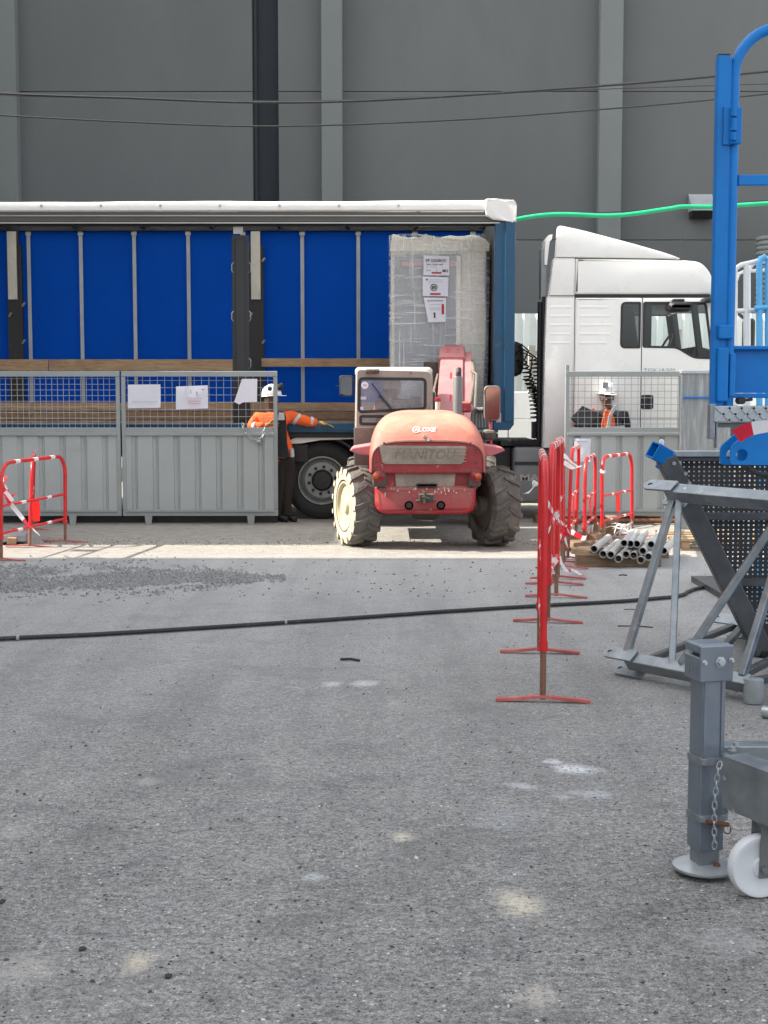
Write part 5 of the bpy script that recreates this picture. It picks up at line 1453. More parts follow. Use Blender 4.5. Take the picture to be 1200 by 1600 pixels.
face(wk2, hd_c, (-.45, -.8, -.35), m_skin)
hm = helmet(wk2, hd_c + Vector((.01, 0, .065)), (.25, -.9, -.15), m_helmet, tilt=-3)
bm = nb(); box(bm, pw(946, 602, -.125), (.075, .02, .085), Matrix.Rotation(.12, 4, 'X'), .008); obj('helmet_lamp', bm, m_lamp_grey, hm)
# folder in his hands
fo = thing('folder', 'open dark grey folder held by the worker behind the right gate', 'folder', pw(918, 655, -.33))
bm = nb()
A = [pw(892, 653, -.34), pw(910, 634, -.30), pw(936, 646, -.28), pw(914, 671, -.33)]
B = [v + Vector((.0, .02, -.018)) for v in A]
loft(bm, [A, B]); obj('cover', bm, m_post_dark, fo)
bm = nb(); A = [pw(906, 671, -.34), pw(914, 672, -.335), pw(936, 648, -.285), pw(940, 668, -.27), pw(920, 684, -.30)]; loft(bm, [A, [v + Vector((0, .02, -.01)) for v in A]]); obj('back_cover', bm, m_black, fo)

# --- driver
W3 = CA + .52
pw = lambda a, b, dy=0.0: P(a, b, W3 + dy)
wk3 = thing('person', 'driver in pale helmet and orange jacket seated inside the telehandler cab', 'person', Vector((pw(612, 0).x, W3, 1.17)))
hip, chest, neck, hd_c = Vector((pw(611, 0).x, W3 + .02, 1.26)), pw(611, 645), pw(611, 627), pw(612, 612)
shL, shR = pw(594, 636), pw(629, 636)
elL, wrL = pw(590, 648, -.26), pw(603, 634, -.12)
elR, wrR = pw(634, 655, .12), pw(624, 645, .42)
nodes = [(hip, .13), (chest, (.15, .11)), (pw(611, 635), (.10, .085)), (neck, .053), (hd_c, .088), (hd_c + Vector((0, 0, .06)), .08)]
edges = [(i, i + 1) for i in range(5)]
limb(nodes, edges, [(shL, .06), (elL, .045), (wrL, .03)], 2); limb(nodes, edges, [(shR, .06), (elR, .045), (wrR, .03)], 2)
for s in (-.1, .1): limb(nodes, edges, [(hip + Vector((s, .08, 0)), .08), (hip + Vector((s, .45, .05)), .062), (hip + Vector((s, .55, -.35)), .045)], 0)
skin('body', nodes, edges, m_skin, wk3)
jn = [(hip + Vector((0, 0, .02)), (.165, .14)), (chest, (.185, .14)), (pw(611, 635), (.14, .105)), (pw(611, 630), .08)]; je = [(0, 1), (1, 2), (2, 3)]
limb(jn, je, [(shL, .085), (elL, .068), (wrL, .048)], 2); limb(jn, je, [(shR, .085), (elR, .068), (wrR, .048)], 2)
skin('jacket', jn, je, m_hivis, wk3)
tn = [(hip, (.15, .13))]; te = []
for s in (-.1, .1): limb(tn, te, [(hip + Vector((s, .1, 0)), .1), (hip + Vector((s, .45, .05)), .08), (hip + Vector((s, .55, -.35)), .06)], 0)
skin('trousers', tn, te, m_trouser, wk3)
hand('hand', wrL, (.2, .7, .4), (0, .4, -1), m_skin, wk3, 1.0, .9); hand('hand', wrR, (-.2, .7, .4), (0, .4, -1), m_skin, wk3, 1.0, .9)
face(wk3, hd_c, (.1, .9, 0), m_skin)
helmet(wk3, hd_c + Vector((0, 0, .035)), (.1, .95, 0), m_helmet_dusty, s=1.05)

# ================================================================== SITE GATES
GD = 17.25
def gate(label, pxa, pxb, pxm, cap=False, feet=(), left_stile=True, ribs=None, seed=0):
    """pxa..pxb outer edges; frame tubes, ribbed sheet below, welded mesh above"""
    gx = lambda p: PX(p, GD); gz = lambda p: PZ(p, GD)
    r = thing('site_gate', label, 'gate', (gx((pxa + pxb) / 2), GD, 0), 'grey site gates with mesh tops')
    w = .05
    xa, xb = gx(pxa), gx(pxb)
    zt, zm1, zm0, zb1, zb0 = gz(580), gz(668), gz(680), gz(796), gz(806)
    bm = nb(); bx(bm, xa, xb, GD - .025, GD + .025, gz(588.5), zt, .006); obj('top_rail', bm, m_gate_frame, r)
    bm = nb(); bx(bm, xa + w, xb - w, GD - .025, GD + .025, zm0 + .025, zm1, .005); obj('middle_rail', bm, m_gate_frame, r)
    bm = nb(); bx(bm, xa + w - .02, xb - w + .01, GD - .04, GD - .026, zm0 - .005, zm0 + .032, .004); obj('rail_angle', bm, m_gate_frame, r)
    bm = nb(); bx(bm, xa + w - .01, xb - w + .01, GD - .045, GD - .026, zb1 - .03, zb1 + .0, .004); obj('sill_angle', bm, m_gate_frame, r)
    bm = nb(); bx(bm, xa, xb, GD - .025, GD + .025, zb0, zb1 - .002, .006); obj('bottom_rail', bm, m_gate_frame, r)
    for (a, b_) in ((xa, xa + w), (xb - w, xb)):
        bm = nb(); bx(bm, a, b_, GD - .024, GD + .024, zb1, gz(588.5) - .001, .006)
        if cap and a == xa: bx(bm, a, b_ - .005, GD - .02, GD + .02, zt, gz(570), .004)
        obj('stile', bm, m_gate_frame, r)
    # ribbed sheet
    bm = nb(); cols = [(xa + w, 0)]
    x = xa + w + .06; pitch = .265; 
    while x + .08 < xb - w:
        cols += [(x, 0), (x + .012, .022), (x + .050, .022), (x + .062, 0), (x + .066, 0), (x + .072, .012), (x + .084, 0)]
        x += pitch
    cols.append((xb - w, 0))
    prev = None
    for (cx_, cy_) in cols:
        row = (bm.verts.new((cx_, GD - .012 + cy_, zb1 - .01)), bm.verts.new((cx_, GD - .012 + cy_, zm0 + .03)))
        if prev: bm.faces.new((prev[0], row[0], row[1], prev[1]))
        prev = row
    obj('ribbed_sheet', bm, m_gate, r)
    # welded mesh
    bm = nb(); n_ = 0
    x = xa + w + .03
    while x < xb - w - .01:
        tube(bm, [(x, GD + .002, zm1 - .005), (x, GD + .002, gz(588.5) + .005)], .0032, 4, False); x += pxm
    z = zm1 + .045
    while z < gz(588.5) - .01:
        tube(bm, [(xa + w - .004, GD - .005, z), (xb - w + .004, GD - .005, z)], .0032, 4, False); z += pxm * .98
    o = obj('wire_mesh', bm, m_wire, r); o['kind'] = 'stuff'
    for px in feet:
        bm = nb(); prism(bm, roundpoly([(gx(px - 6), gz(805)), (gx(px + 6), gz(805)), (gx(px + 4.5), gz(819)), (gx(px - 4.5), gz(819))], .02), .012, lambda a, b, t: Vector((a, GD - .03 + t, b)))
        lathe(bm, [(-.004, .010), (.0, .010), (.001, .001)], (gx(px), GD - .033, gz(814)), 'y', 10)
        obj('foot_lug', bm, m_gate_frame, r)
    return r
gate('grey steel site gate at the left edge with blank mesh top', -55, 187.5, .072, feet=(-20, 111))
gate('grey steel site gate with three paper notices and a chain', 190, 433.5, .092, feet=(230, 391))
gate('grey steel site gate behind the red barriers with a notice on its ribbed sheet', 883, 1067, .083, cap=True, feet=(905, 1040))
bm = nb(); bx(bm, PX(-60, GD), PX(430, GD), GD + .2, GD + .5, .0, .10); obj_ = obj('gate_ballast_beam', bm, m_post_dark, None, base=(PX(185, GD), GD + .35, 0)); tag(obj_, 'long dark beam lying on the ground behind the left gates', 'beam')
bm = nb(); bx(bm, PX(840, GD), PX(1100, GD), GD + .15, GD + .4, .0, .09, .01); tube(bm, [(PX(885, GD), GD - .08, .045), (PX(1075, GD), GD - .06, .045)], .03, 8); obj_ = obj('rusty_rail', bm, m_rust, None, base=(PX(970, GD), GD + .2, 0)); tag(obj_, 'rusty rail lying under the right gate', 'rail')

def notice(label, poly, d, lines=(), mat=m_paper, group=None):
    c = P(sum(a for a, b in poly) / len(poly), sum(b for a, b in poly) / len(poly), d)
    bm = nb(); n = 8
    if len(poly) == 4:
        tl, trr, br, bl = [P(a, b, d) for a, b in poly]
        g_ = []
        for i in range(n + 1):
            row = []
            for j in range(n + 1):
                u, v = i / n, j / n
                p = (tl * (1 - u) + trr * u) * (1 - v) + (bl * (1 - u) + br * u) * v
                p.y -= .008 * math.sin(u * 5 + v * 2) + .012 * math.sin(v * 4 + u * 3) * u; row.append(bm.verts.new(p))
            g_.append(row)
        for i in range(n):
            for j in range(n): bm.faces.new((g_[i][j], g_[i + 1][j], g_[i + 1][j + 1], g_[i][j + 1]))
    else:
        bm.faces.new([bm.verts.new(P(a, b, d)) for a, b in poly])
    o = obj('paper_notice', bm, mat, None, True, base=c)
    tag(o, label, 'notice', group)
    for (a, b_, e, f, mm) in lines:
        bm = nb(); p0, p1 = P(a, b_, d - .03), P(e, f, d - .03); bx(bm, p0.x, p1.x, d - .028, d - .026, p1.z, p0.z); obj('printed_line', bm, mm, o)
    return o
notice('leftmost white paper notice tied to the gate mesh', [(200, 601), (250.5, 600.5), (251, 637), (200, 638)], GD - .035, group='paper notices on the gate mesh', lines=[(206, 627, 247, 628, m_ink_soft)])
notice('white paper notice with faint pink print in the middle of the gate mesh', [(275, 604), (324.5, 602), (325, 638), (275, 640)], GD - .035, group='paper notices on the gate mesh', lines=[(291, 622, 316, 623, m_ink_pink), (293, 626, 314, 627.5, m_ink_pink), (294, 630, 313, 631, m_ink_pink), (297, 609, 299, 615, m_ink_soft), (306, 612, 309, 618, m_ink_soft), (315, 608, 319, 609, m_ink)])
notice('white paper notice hanging crooked by the chain at the gate end', [(378, 592), (402, 592), (401.5, 628), (380, 628.5), (374, 632), (366, 628)], GD - .035, group='paper notices on the gate mesh')
notice('pale paper notice stuck on the ribbed sheet of the right gate', [(897.5, 685), (923.5, 685.5), (922, 722), (896.5, 721)], GD - .035, lines=[(900, 689, 918, 690.5, m_ink_soft), (900, 695, 908, 696, m_ink_soft), (901, 701, 907, 702, m_ink_soft)])

def chain(parent, pts, ln, r, mat, nm='chain_link'):
    path = smoothpath(pts, 40); acc = 0; last = path[0]; cen = []; k = 0
    seg = []
    for p, q_ in zip(path, path[1:]):
        acc += (q_ - p).length
        if acc >= ln * .74: seg.append((last, q_)); last = q_; acc = 0
    for i, (a, b_) in enumerate(seg):
        m_ = (a + b_) / 2; d_ = (b_ - a).normalized(); s = d_.cross(Vector((0, 1, 0.1))).normalized()
        s = Matrix.Rotation(R(25 + 90 * (i % 2)), 3, d_) @ s
        ring = []
        for t in range(16):
            an = 2 * math.pi * t / 16; cx_, sy_ = math.cos(an), math.sin(an)
            e = math.copysign(abs(cx_) ** .8, cx_)
            ring.append(m_ + d_ * e * ln * .5 + s * sy_ * ln * .26)
        bm = nb(); tube(bm, ring, r, 6, closed=True); obj(nm, bm, mat, parent, True)
ch = thing('gate_chain', 'steel chain looped around the end of the gate mesh', 'chain', P(394, 668, GD - .05))
chain(ch, [P(379, 662, GD - .04), P(382, 672, GD - .06), P(392, 684, GD - .06), P(404, 689, GD - .06), P(411, 680, GD - .06), P(414, 664, GD - .04)], .055, .006, m_wire)
bm = nb(); box(bm, P(406, 692, GD - .06), (.045, .02, .05), None, .008); tube(bm, [P(403, 689, GD - .06), P(404, 684, GD - .06), P(408, 684, GD - .06), P(409, 689, GD - .06)], .006, 6); obj('padlock', bm, m_galv, ch, True)

# galvanised sheet bin
zb = thing('zinc_panel', 'streaked galvanised sheet steel panel standing beside the right gate', 'panel', (PX(1086, 16.3), 16.6, 0))
bm = nb(); bx(bm, PX(1065, 16.3), PX(1150, 16.3), 16.3, 16.36, .02, PZ(580, 16.3), .01); obj('sheet_body', bm, m_zinc, zb)
bm = nb(); bx(bm, PX(1063.5, 16.28), PX(1152, 16.28), 16.27, 16.38, PZ(584, 16.28), PZ(578, 16.28), .01); obj('lid_edge', bm, m_galv_bright, zb)
bm = nb(); bx(bm, PX(1068, 16.28), PX(1150, 16.28), 16.255, 16.298, PZ(622.5, 16.28), PZ(620, 16.28)); obj('blue_strap', bm, m_blue, zb)
bm = nb(); bx(bm, PX(1064.5, 16.28), PX(1067, 16.28), 16.285, 16.298, .05, PZ(586, 16.28), .002); lathe(bm, [(-.006, .012), (.0, .012), (.002, .001)], P(1110, 583, 16.26), 'y', 8); obj('corner_seam', bm, m_galv, zb)

# ================================================================== BARRIERS
BL, BH = 1.32, .95
def make_barrier():
    r = thing('site_barrier', 'x', 'barrier', (0, 0, 0), 'red and white tubular site barriers')
    rt = .0195
    def arc(y0, y1):
        pts = [(0, y0, .22), (0, y0, BH - .2)]
        s = 1 if y1 > y0 else -1
        for k in range(1, 6):
            a = R(90 * k / 6); pts.append((0, y0 + s * .17 * (1 - math.cos(a)), BH - .2 + .2 * math.sin(a)))
        pts.append((0, y0 + s * .17, BH)); return pts
    pts = arc(0, BL) + arc(BL, 0)[::-1]
    bm = nb(); tube(bm, pts, rt, 10); obj('frame', bm, m_red, r, True)
    for z in (.53, .26):
        bm = nb(); tube(bm, [(0, rt, z), (0, BL - rt, z)], .014, 8); obj('crossbar', bm, m_red, r, True)
    for y in (0, BL):
        bm = nb(); tube(bm, [(0, y, .012), (0, y, .215)], .0165, 8); lg = obj('leg', bm, m_brown_leg, r, True)
        bm = nb(); tube(bm, [(0, y, .205), (0, y, .245)], .025, 10); obj('collar', bm, m_red, lg, True)
        bm = nb(); loft(bm, [[Vector((x, y - .018, h)), Vector((x, y + .018, h)), Vector((x, y + .018, h + .012)), Vector((x, y - .018, h + .012))] for x, h in ((-.245, .001), (-.12, .008), (0, .018), (.12, .008), (.245, .001))]); obj('foot', bm, m_redworn, lg)
    for (z, y, rr) in ((BH, .30, rt), (BH, .66, rt), (BH, 1.02, rt), (.53, .42, .014), (.53, .95, .014), (.26, .35, .014), (.26, .95, .014)):
        bm = nb(); tube(bm, [(0, y - .045, z), (0, y + .045, z)], rr + .0015, 10); obj('white_band', bm, m_band_white, r, True)
    bm = nb(); loft(bm, [[Vector((x + .004 * math.sin(y * 60), y, z)) for y, z in ((.60, .515), (.74, .515), (.755, .41), (.75, .30), (.63, .305), (.61, .4))] for x in (-.002, .002)]); obj('plastic_flag', bm, m_flag, r)
    return r
proto = make_barrier()
def ang(a, b): return math.atan2(-(b.x - a.x), (b.y - a.y))
spots = [
    (G(848, 1097), G(843, 1021), 'nearest red and white barrier of the row, with its T foot foremost', 0, 1.32),
    (G(856, 973), G(869, 934), 'second red and white barrier of the row, standing across the black hose', .5, 1.30),
    (G(866, 914), G(874, 897), 'close paired red barrier right behind the second one of the row', -.6, 1.27),
    (G(872, 905), G(880, 884), 'third red and white barrier of the row, its top tied with striped tape', -1, 1.25),
    (G(887, 874), G(899, 853), 'fourth red and white barrier of the row, left of the stacked pipes', 1.5, 1.13),
    (G(913, 860), G(929, 842), 'red barrier at the far end of the row just behind the pipes', 0, 0),
    (G(941, 852), G(986, 838), 'red barrier standing alone in front of the right gate beyond the pipes', -1, 0),
    (G(2, 876), G(102, 847), 'broad red and white barrier at the left edge in front of the gate', 1, 0),
    (G(46, 855), G(50, 828), 'end-on red barrier leaning behind the one at the left edge', 3, 0)]
for i, (a, b_, lab, lean, _) in enumerate(spots):
    o = proto if i == 0 else copy_tree(proto)
    o.location = a
    o.rotation_euler = (0, R(lean), ang(a, b_))
    o['label'] = lab
    o.scale = (1, max(.85, min(1.6, (b_ - a).length / BL)), _ or 1)

def tape(label, ptslist, w, phase=0.0, cat='tape', seg=.12, tw=1.2):
    bm = nb()
    for i, pts in enumerate(ptslist): ribbon(bm, pts, w, (0.3, -.2, 1), tw * (1 if i % 2 else -1), seg, (0, 1), phase + i * .07)
    r_ = ptslist[0][0]
    o = obj('barrier_tape', bm, [m_tape_white, m_tape_red], None, False, base=Vector(r_))
    return tag(o, label, cat, 'pieces of red and white warning tape')
p = P
tape('frayed warning tape tied round the middle of the near barriers', [[p(855, 785, 8.6), p(862, 796, 8.8), p(872, 812, 9.2), p(884, 822, 9.8), p(890, 834, 10.2)], [p(858, 832, 8.6), p(863, 806, 8.7), p(870, 805, 8.8), p(871, 820, 8.8)], [p(884, 822, 9.8), p(883, 840, 9.8), p(888, 856, 9.9), p(884, 850, 9.9)]], .035)
tape('white tail of tape blowing left from the nearest barrier', [[p(838, 752, 8.7), p(832, 762, 8.7), p(826, 768, 8.6), p(821, 771, 8.5)]], .045, 0, seg=5)
tape('white tape tied between barrier tops in front of the paper notice', [[p(876, 711, 12.8), p(885, 714, 13), p(893, 722, 13.3), p(904, 729, 13.8)], [p(881, 722, 12.9), p(890, 728, 13.1), p(898, 732, 13.4), p(906, 728, 13.9)]], .045, 0, seg=5)
tape('striped tape sagging between the low bars of the far barriers', [[p(892, 830, 13.9), p(902, 836, 14), p(913, 841, 14.1), p(920, 833, 14.3), p(927, 822, 14.6)]], .05, .03, seg=.13, tw=.2)
tape('pink tape trailing on the ground beside the barrier feet', [[p(874, 870, 11.4), p(879, 884, 11.45), p(887, 892, 11.5), p(896, 891, 12.3), p(910, 900, 11.95)]], .03, .1, seg=.5)
tape('white tape flapping at the foot of the second barrier', [[p(861, 896, 10.2), p(863, 884, 10.2), p(868, 872, 10.25)]], .06, 0, seg=5)
tape('knotted striped tape hanging on the barrier at the left edge', [[p(-6, 764, 13.6), p(2, 752, 13.6), p(10, 748, 13.55), p(4, 762, 13.5), p(12, 772, 13.5), p(20, 783, 13.5)], [p(5, 756, 13.6), p(12, 768, 13.6), p(18, 775, 13.6), p(26, 770, 13.6)], [p(3, 760, 13.6), p(14, 783, 13.55), p(28, 801, 13.55), p(43, 819, 13.6), p(62, 836, 13.8)]], .045, .05, seg=.2)
tape('small white tape knot on the post of the lone far barrier', [[p(938, 734, 14.7), p(942, 738, 14.65), p(946, 736, 14.65)]], .03, 0, seg=5)

# ================================================================== PIPES, TIMBER, ODDS AND ENDS
pd = 12.82
tb = thing('timber_bearer', 'long thick timber bearer under the grey pipes', 'timber', (PX(971, pd), pd + .05, 0))
bm = nb(); bx(bm, PX(904, pd), PX(1038, pd), pd, pd + .12, .0, PZ(867, pd), .006); obj('front_beam', bm, m_oldwood, tb)
tb2 = thing('timber_bearer', 'rear timber bearer hidden under the back ends of the grey pipes', 'timber', (PX(971, 13.6), 13.6, 0))
bm = nb(); bx(bm, PX(908, 13.6), PX(1048, 13.6), 13.55, 13.67, .0, .105, .006); obj('back_beam', bm, m_oldwood, tb2)
ends = [(928, 858, 'end pipe lying leftmost on the timber bearer'), (942, 866, 'second pipe from the left on the timber bearer'), (954, 867, 'third pipe from the left, long and pale'), (966, 873, 'pipe sticking out lowest left of the heap middle'), (978, 866.5, 'pipe in the middle of the lower row'), (990, 868, 'pipe right of the middle of the lower row'), (1001, 875, 'lowest pipe of the heap at the front'), (1013, 870, 'right pipe of the lower row'),
        (1004, 861, 'upper pipe resting right of the heap middle, longest of the top row'), (995, 850, 'upper pipe in the middle of the heap'), (985, 850, 'upper pipe left of the heap middle'), (975, 849, 'leftmost pipe of the upper row'), (1017, 851, 'right upper pipe with a broken rim'), (1037, 861, 'pipe lying rightmost beside the steel frame')]
proto_pipe = None
ur, un = .036, .030
for i, (px, py, lab) in enumerate(ends):
    low = py > 857
    dd = pd - .10 + (0 if low else .12) + random.uniform(-.04, .04)
    a = P(px, py, dd)
    a.z = max(a.z, .106 + ur)if low and px < 930 else a.z
    if proto_pipe is None:
        proto_pipe = thing('grey_pipe', lab, 'pipe', (0, 0, 0), 'short grey pipes heaped on a timber bearer')
        bm = nb(); lathe(bm, [(0, un), (0, ur), (1.0, ur), (1.0, un), (0.0, un)], (0, 0, 0), 'y', 20, closed_prof=True); obj('pipe_wall', bm, m_pipe, proto_pipe, True)
        bm = nb(); lathe(bm, [(.25, un - .0005), (.25, .001)], (0, 0, 0), 'y', 16); obj('pipe_inside', bm, m_pipe_in, proto_pipe)
        o = proto_pipe
    else: o = copy_tree(proto_pipe)
    o.location = a
    o.rotation_euler = (R(.6), 0, R(-15 + random.uniform(-3, 3)))
    o['label'] = lab
def block(name, label, cat, c, s, mat, rz=0, rx=0):
    bm = nb(); box(bm, (0, 0, 0), s, Matrix.Rotation(R(rz), 4, 'Z') @ Matrix.Rotation(R(rx), 4, 'X'), .008)
    for v in bm.verts: v.co += Vector(c) + Vector([random.uniform(-.004, .004) for _ in range(3)])
    return tag(obj(name, bm, mat, None, base=Vector((c[0], c[1], 0))), label, cat)
q_ = G(955, 836)
block('timber_block', 'upright square timber offcut behind the lone far barrier', 'timber', P(956, 821, 15.6), (.13, .12, .22), m_oldwood, 20, 6)
block('timber_block', 'pale timber offcut leaning near the pipes under the far barrier', 'timber', P(939, 834, 14.9), (.09, .07, .26), m_timber, 10, 0)
block('plank_offcut', 'dark plank offcut on the ground left of the pipes', 'timber', P(905, 848, 14.2) , (.34, .5, .06), m_oldwood, 15)
block('plank_offcut', 'weathered plank offcut stacked over the dark one', 'timber', P(910, 838, 14.4), (.36, .3, .07), m_oldwood, -20)
block('plank_offcut', 'short plank offcut against the left end of the timber bearer', 'timber', P(916, 862, 13.2), (.14, .3, .06), m_timber, 30)
bm = nb()
for k in range(16):
    c = P(968, 826, 15.4) + Vector((random.uniform(-.1, .1), random.uniform(-.1, .1), random.uniform(-.03, .03))); dv = Vector((random.uniform(-.1, .1), random.uniform(-.1, .1), random.uniform(-.05, .07)))
    tube(bm, [c - dv, c + dv * .2 + Vector((0, 0, .03)), c + dv], .006, 5)
tag(obj('twine_bundle', bm, m_band_white, None, base=P(968, 826, 15.4)), 'tangle of pale twine behind the lone far barrier', 'twine')
# pallet at right
pt = thing('pallet', 'pale wooden pallet lying behind the perforated steel chute', 'pallet', G(1090, 861))
dd = 14.2
for k in range(4):
    bm = nb(); bx(bm, PX(1055, dd), PX(1210, dd), dd + k * .26, dd + k * .26 + .16, .10, .125, .003); obj('deck_board', bm, m_timber, pt)
for px in (1075, 1130, 1185):
    bm = nb(); bx(bm, PX(px - 5, dd), PX(px + 8, dd), dd + .02, dd + .9, .018, .098, .004); obj('bearer_block', bm, m_timber, pt)
bm = nb(); bx(bm, PX(1068, dd), PX(1205, dd), dd + .01, dd + .11, .0, .017); obj('bottom_board', bm, m_timber, pt)
# stone slab at left edge
block('stone_slab', 'grey slab with a pale edge lying at the left edge under the barrier', 'slab', P(6, 839, 15.0), (.48, .5, .07), m_pale_block, 12)
block('timber_wedge', 'pale timber batten beside the grey slab at the left edge', 'timber', P(20, 842, 14.9), (.10, .5, .065), m_timber, 12)
# hose across the yard
pts = [G(a, b, .018) for a, b in ((-320, 1022), (-120, 1007), (0, 998), (150, 991), (300, 982), (500, 969), (600, 962), (700, 955), (850, 946), (960, 940), (1012, 936), (1060, 931), (1078, 923), (1092, 919), (1130, 914), (1300, 905))]
bm = nb(); path = smoothpath(pts, 10)
for i, v in enumerate(path): v.x += .004 * math.sin(i * .9)
tube(bm, path, .0148, 10); hs_ = obj('black_hose', bm, m_cable, None, True, base=Vector((0, 9.5, 0)))
tag(hs_, 'long black hose lying right across the yard', 'hose')
for px, py in ((28, 997), (154, 990), (447, 972.5)):
    c = G(px, py, .018); bm = nb(); tube(bm, [c - Vector((.008, 0, 0)), c + Vector((.008, .0, 0))], .0172, 10); obj('hose_tie', bm, m_lamp_grey, hs_, True)
for (lab, a, b_, r_) in (('dark stick lying alone in the middle of the yard', G(532, 1032), G(562, 1034), .008), ('thin dark rod lying left of the steel frame', G(965, 979), G(1020, 981), .004), ('short twig lying behind the thin rod', G(975, 953), G(998, 954), .003), ('rusty bar end lying on the ground right of the barrier feet', G(967, 900), G(980, 900), .006)):
    bm = nb(); a.z = b_.z = r_; m_ = (a + b_) / 2 + Vector((0, .01, .004)); tube(bm, [a, m_, b_], r_, 6)
    tag(obj('stick', bm, m_stick, None, base=(a + b_) / 2), lab, 'stick')
for (lab, px, py) in (('dark rag scrap at the lower left of the yard', 128, 1482), ('small dark scrap near the bottom of the yard', 264, 1524), ('dark scrap at the far left edge of the yard', 4, 1408)):
    bm = nb(); c = G(px, py, .004)
    prism(bm, [(c.x + math.cos(k) * random.uniform(.006, .016), c.y + math.sin(k) * random.uniform(.006, .022)) for k in range(6)], .004, lambda a, b, t: Vector((a, b, .002 + t)))
    tag(obj('scrap', bm, m_stick, None, base=c), lab, 'scrap')

# ================================================================== STEEL MAST SECTION
ms = thing('mast_section', 'triangular galvanised lattice mast section lying on the yard at the right', 'steel frame', G(1060, 1065))
A = Vector((PX(985, 7.70), 7.70, .10)); B = Vector((PX(1182, 7.05), 7.05, .10))
dirc = (B - A).normalized()
up = Vector((0, 0, 1)); side = up.cross(dirc).normalized()
C0 = P(1046, 769, 8.0); C1 = C0 + dirc * 1.35; C1.z = C0.z - .02
D0_ = P(1150, 977, 8.9); D1_ = D0_ + dirc * 1.2; D1_.z = D0_.z
def sq(nm, a, b_, w, mat=m_galv, par=ms, h=None, up_=(0, 0, 1)):
    bm = nb(); bar(bm, a, b_, w, h, .005, up_); return obj(nm, bm, mat, par)
tup = (up - side * .75)
sq('front_chord', A + dirc * .02, B, .075, up_=tup); sq('top_chord', C0, C1, .08, up_=tup); sq('back_chord', D0_, D1_, .075, m_galv_dark)
node = A.lerp(B, .40)
topn = C0 + dirc * .80
sq('lacing_bar', C0 + dirc * .03 - up * .04, A + up * .035 + dirc * .0, .040)
sq('lacing_bar', C0 + dirc * .07 - up * .04, node + up * .02 - dirc * .01, .038)
sq('lacing_bar', topn - up * .02, node + up * .035 + dirc * .05, .040)
sq('lacing_bar', topn + dirc * .05 - up * .02, B + up * .035 - dirc * .05, .040)
sq('lacing_bar', A + dirc * .10, D0_ - up * .0, .040, m_galv_dark)
sq('lacing_bar', D0_ + dirc * .05, A.lerp(B, .62), .040, m_galv_dark)
sq('lacing_bar', B - dirc * .03, D1_, .040, m_galv_dark); sq('lacing_bar', B - dirc * .12, D0_.lerp(D1_, .5), .04, m_galv_dark)
def lug(nm, c, d_, zoff, ln=.20, w=.085, par=ms, mat=m_galv):
    d_ = d_.normalized(); nn_ = (up - side * .75).normalized(); s_ = nn_.cross(d_).normalized()
    outer = [(-.02, -w / 2), (ln - w / 2, -w / 2)] + [(ln - w / 2 + w / 2 * math.sin(R(t)), -w / 2 * math.cos(R(t))) for t in range(20, 180, 20)] + [(ln - w / 2, w / 2), (-.02, w / 2)]
    hole = [(ln - w / 2 + .017 * math.cos(R(t)), .013 * math.sin(R(t))) for t in range(0, 360, 30)]
    bm = nb(); mp = lambda a, b, t: c + d_ * a + s_ * b + nn_ * (zoff + t)
    L0 = plate_holes(bm, outer, [hole], 0, mp); L1 = plate_holes(bm, outer, [hole], .012, mp)
    for a_, b2 in zip(L0, L1):
        for k in range(len(a_)): bm.faces.new((a_[k], a_[(k + 1) % len(a_)], b2[(k + 1) % len(a_)], b2[k]))
    return obj(nm, bm, mat, par)
lug('end_lug', A + dirc * .06, -dirc, .040); lug('end_lug', A + dirc * .09 - side * .02, -dirc, -.085)
lug('end_lug', C0 + dirc * .04, -dirc, .042); lug('end_lug', C0 + dirc * .06 + side * .03, -dirc, -.075, .16)
lug('end_lug', D0_ + dirc * .05, -dirc, .04, .22); lug('end_lug', D0_ + dirc * .05, -dirc, -.08, .16)
bm = nb(); c = B + dirc * .02; lathe(bm, [(-.095, .045), (-.06, .052), (.03, .052), (.035, .02), (.036, .02), (.0, .018), (.0, .001)], c, 'z', 20); obj('end_boss', bm, m_galv_bright, ms, True)

# perforated chute
pc = thing('perforated_chute', 'perforated steel chute with slanting tube edge and blue corner cap at the right', 'chute', G(1180, 1010))
HD = 8.4
hx = lambda px: PX(px, HD); hz = lambda py: PZ(py, HD)
def left_edge(z):  # slanting tube line
    za, zb_ = hz(712), hz(1015); xa, xb_ = hx(1052), hx(1196)
    return xa + (xb_ - xa) * (za - z) / (za - zb_)
bm = nb()
pxs, pzs = .0310, .0275
z = hz(719); row = 0
while z - pzs > hz(1000):
    for col_ in range(int((3.3 - 1.6) / pxs)):
        x = 1.60 + col_ * pxs
        if x < left_edge(z - pzs / 2) + .01: continue
        cx_, cz_ = x + pxs / 2, z - pzs / 2
        rr = random.choice((.0040, .0048, .0056, .0064))
        cor = [bm.verts.new((x + a * pxs, HD, z - b * pzs)) for a, b in ((0, 0), (1, 0), (1, 1), (0, 1))]
        ho = [bm.verts.new((cx_ + rr * math.cos(R(t)), HD, cz_ + rr * math.sin(R(t)))) for t in (135, 90, 45, 0, -45, -90, -135, 180)]
        for k in range(4):
            a, b2 = cor[k], cor[(k + 1) % 4]
            bm.faces.new((a, b2, ho[(2 * k + 2) % 8], ho[2 * k + 1], ho[2 * k]))
    z -= pzs; row += 1
o = obj('perforated_sheet', bm, m_perf, pc)
def tb_(nm, a, b_, w, mat, h=None): bm = nb(); bar(bm, a, b_, w, h, .006, (0, 1, 0)); return obj(nm, bm, mat, pc)
tb_('edge_tube', P(1040, 716, HD - .06), P(1192, 1018, HD - .06), .115, m_galv_dark, .10)
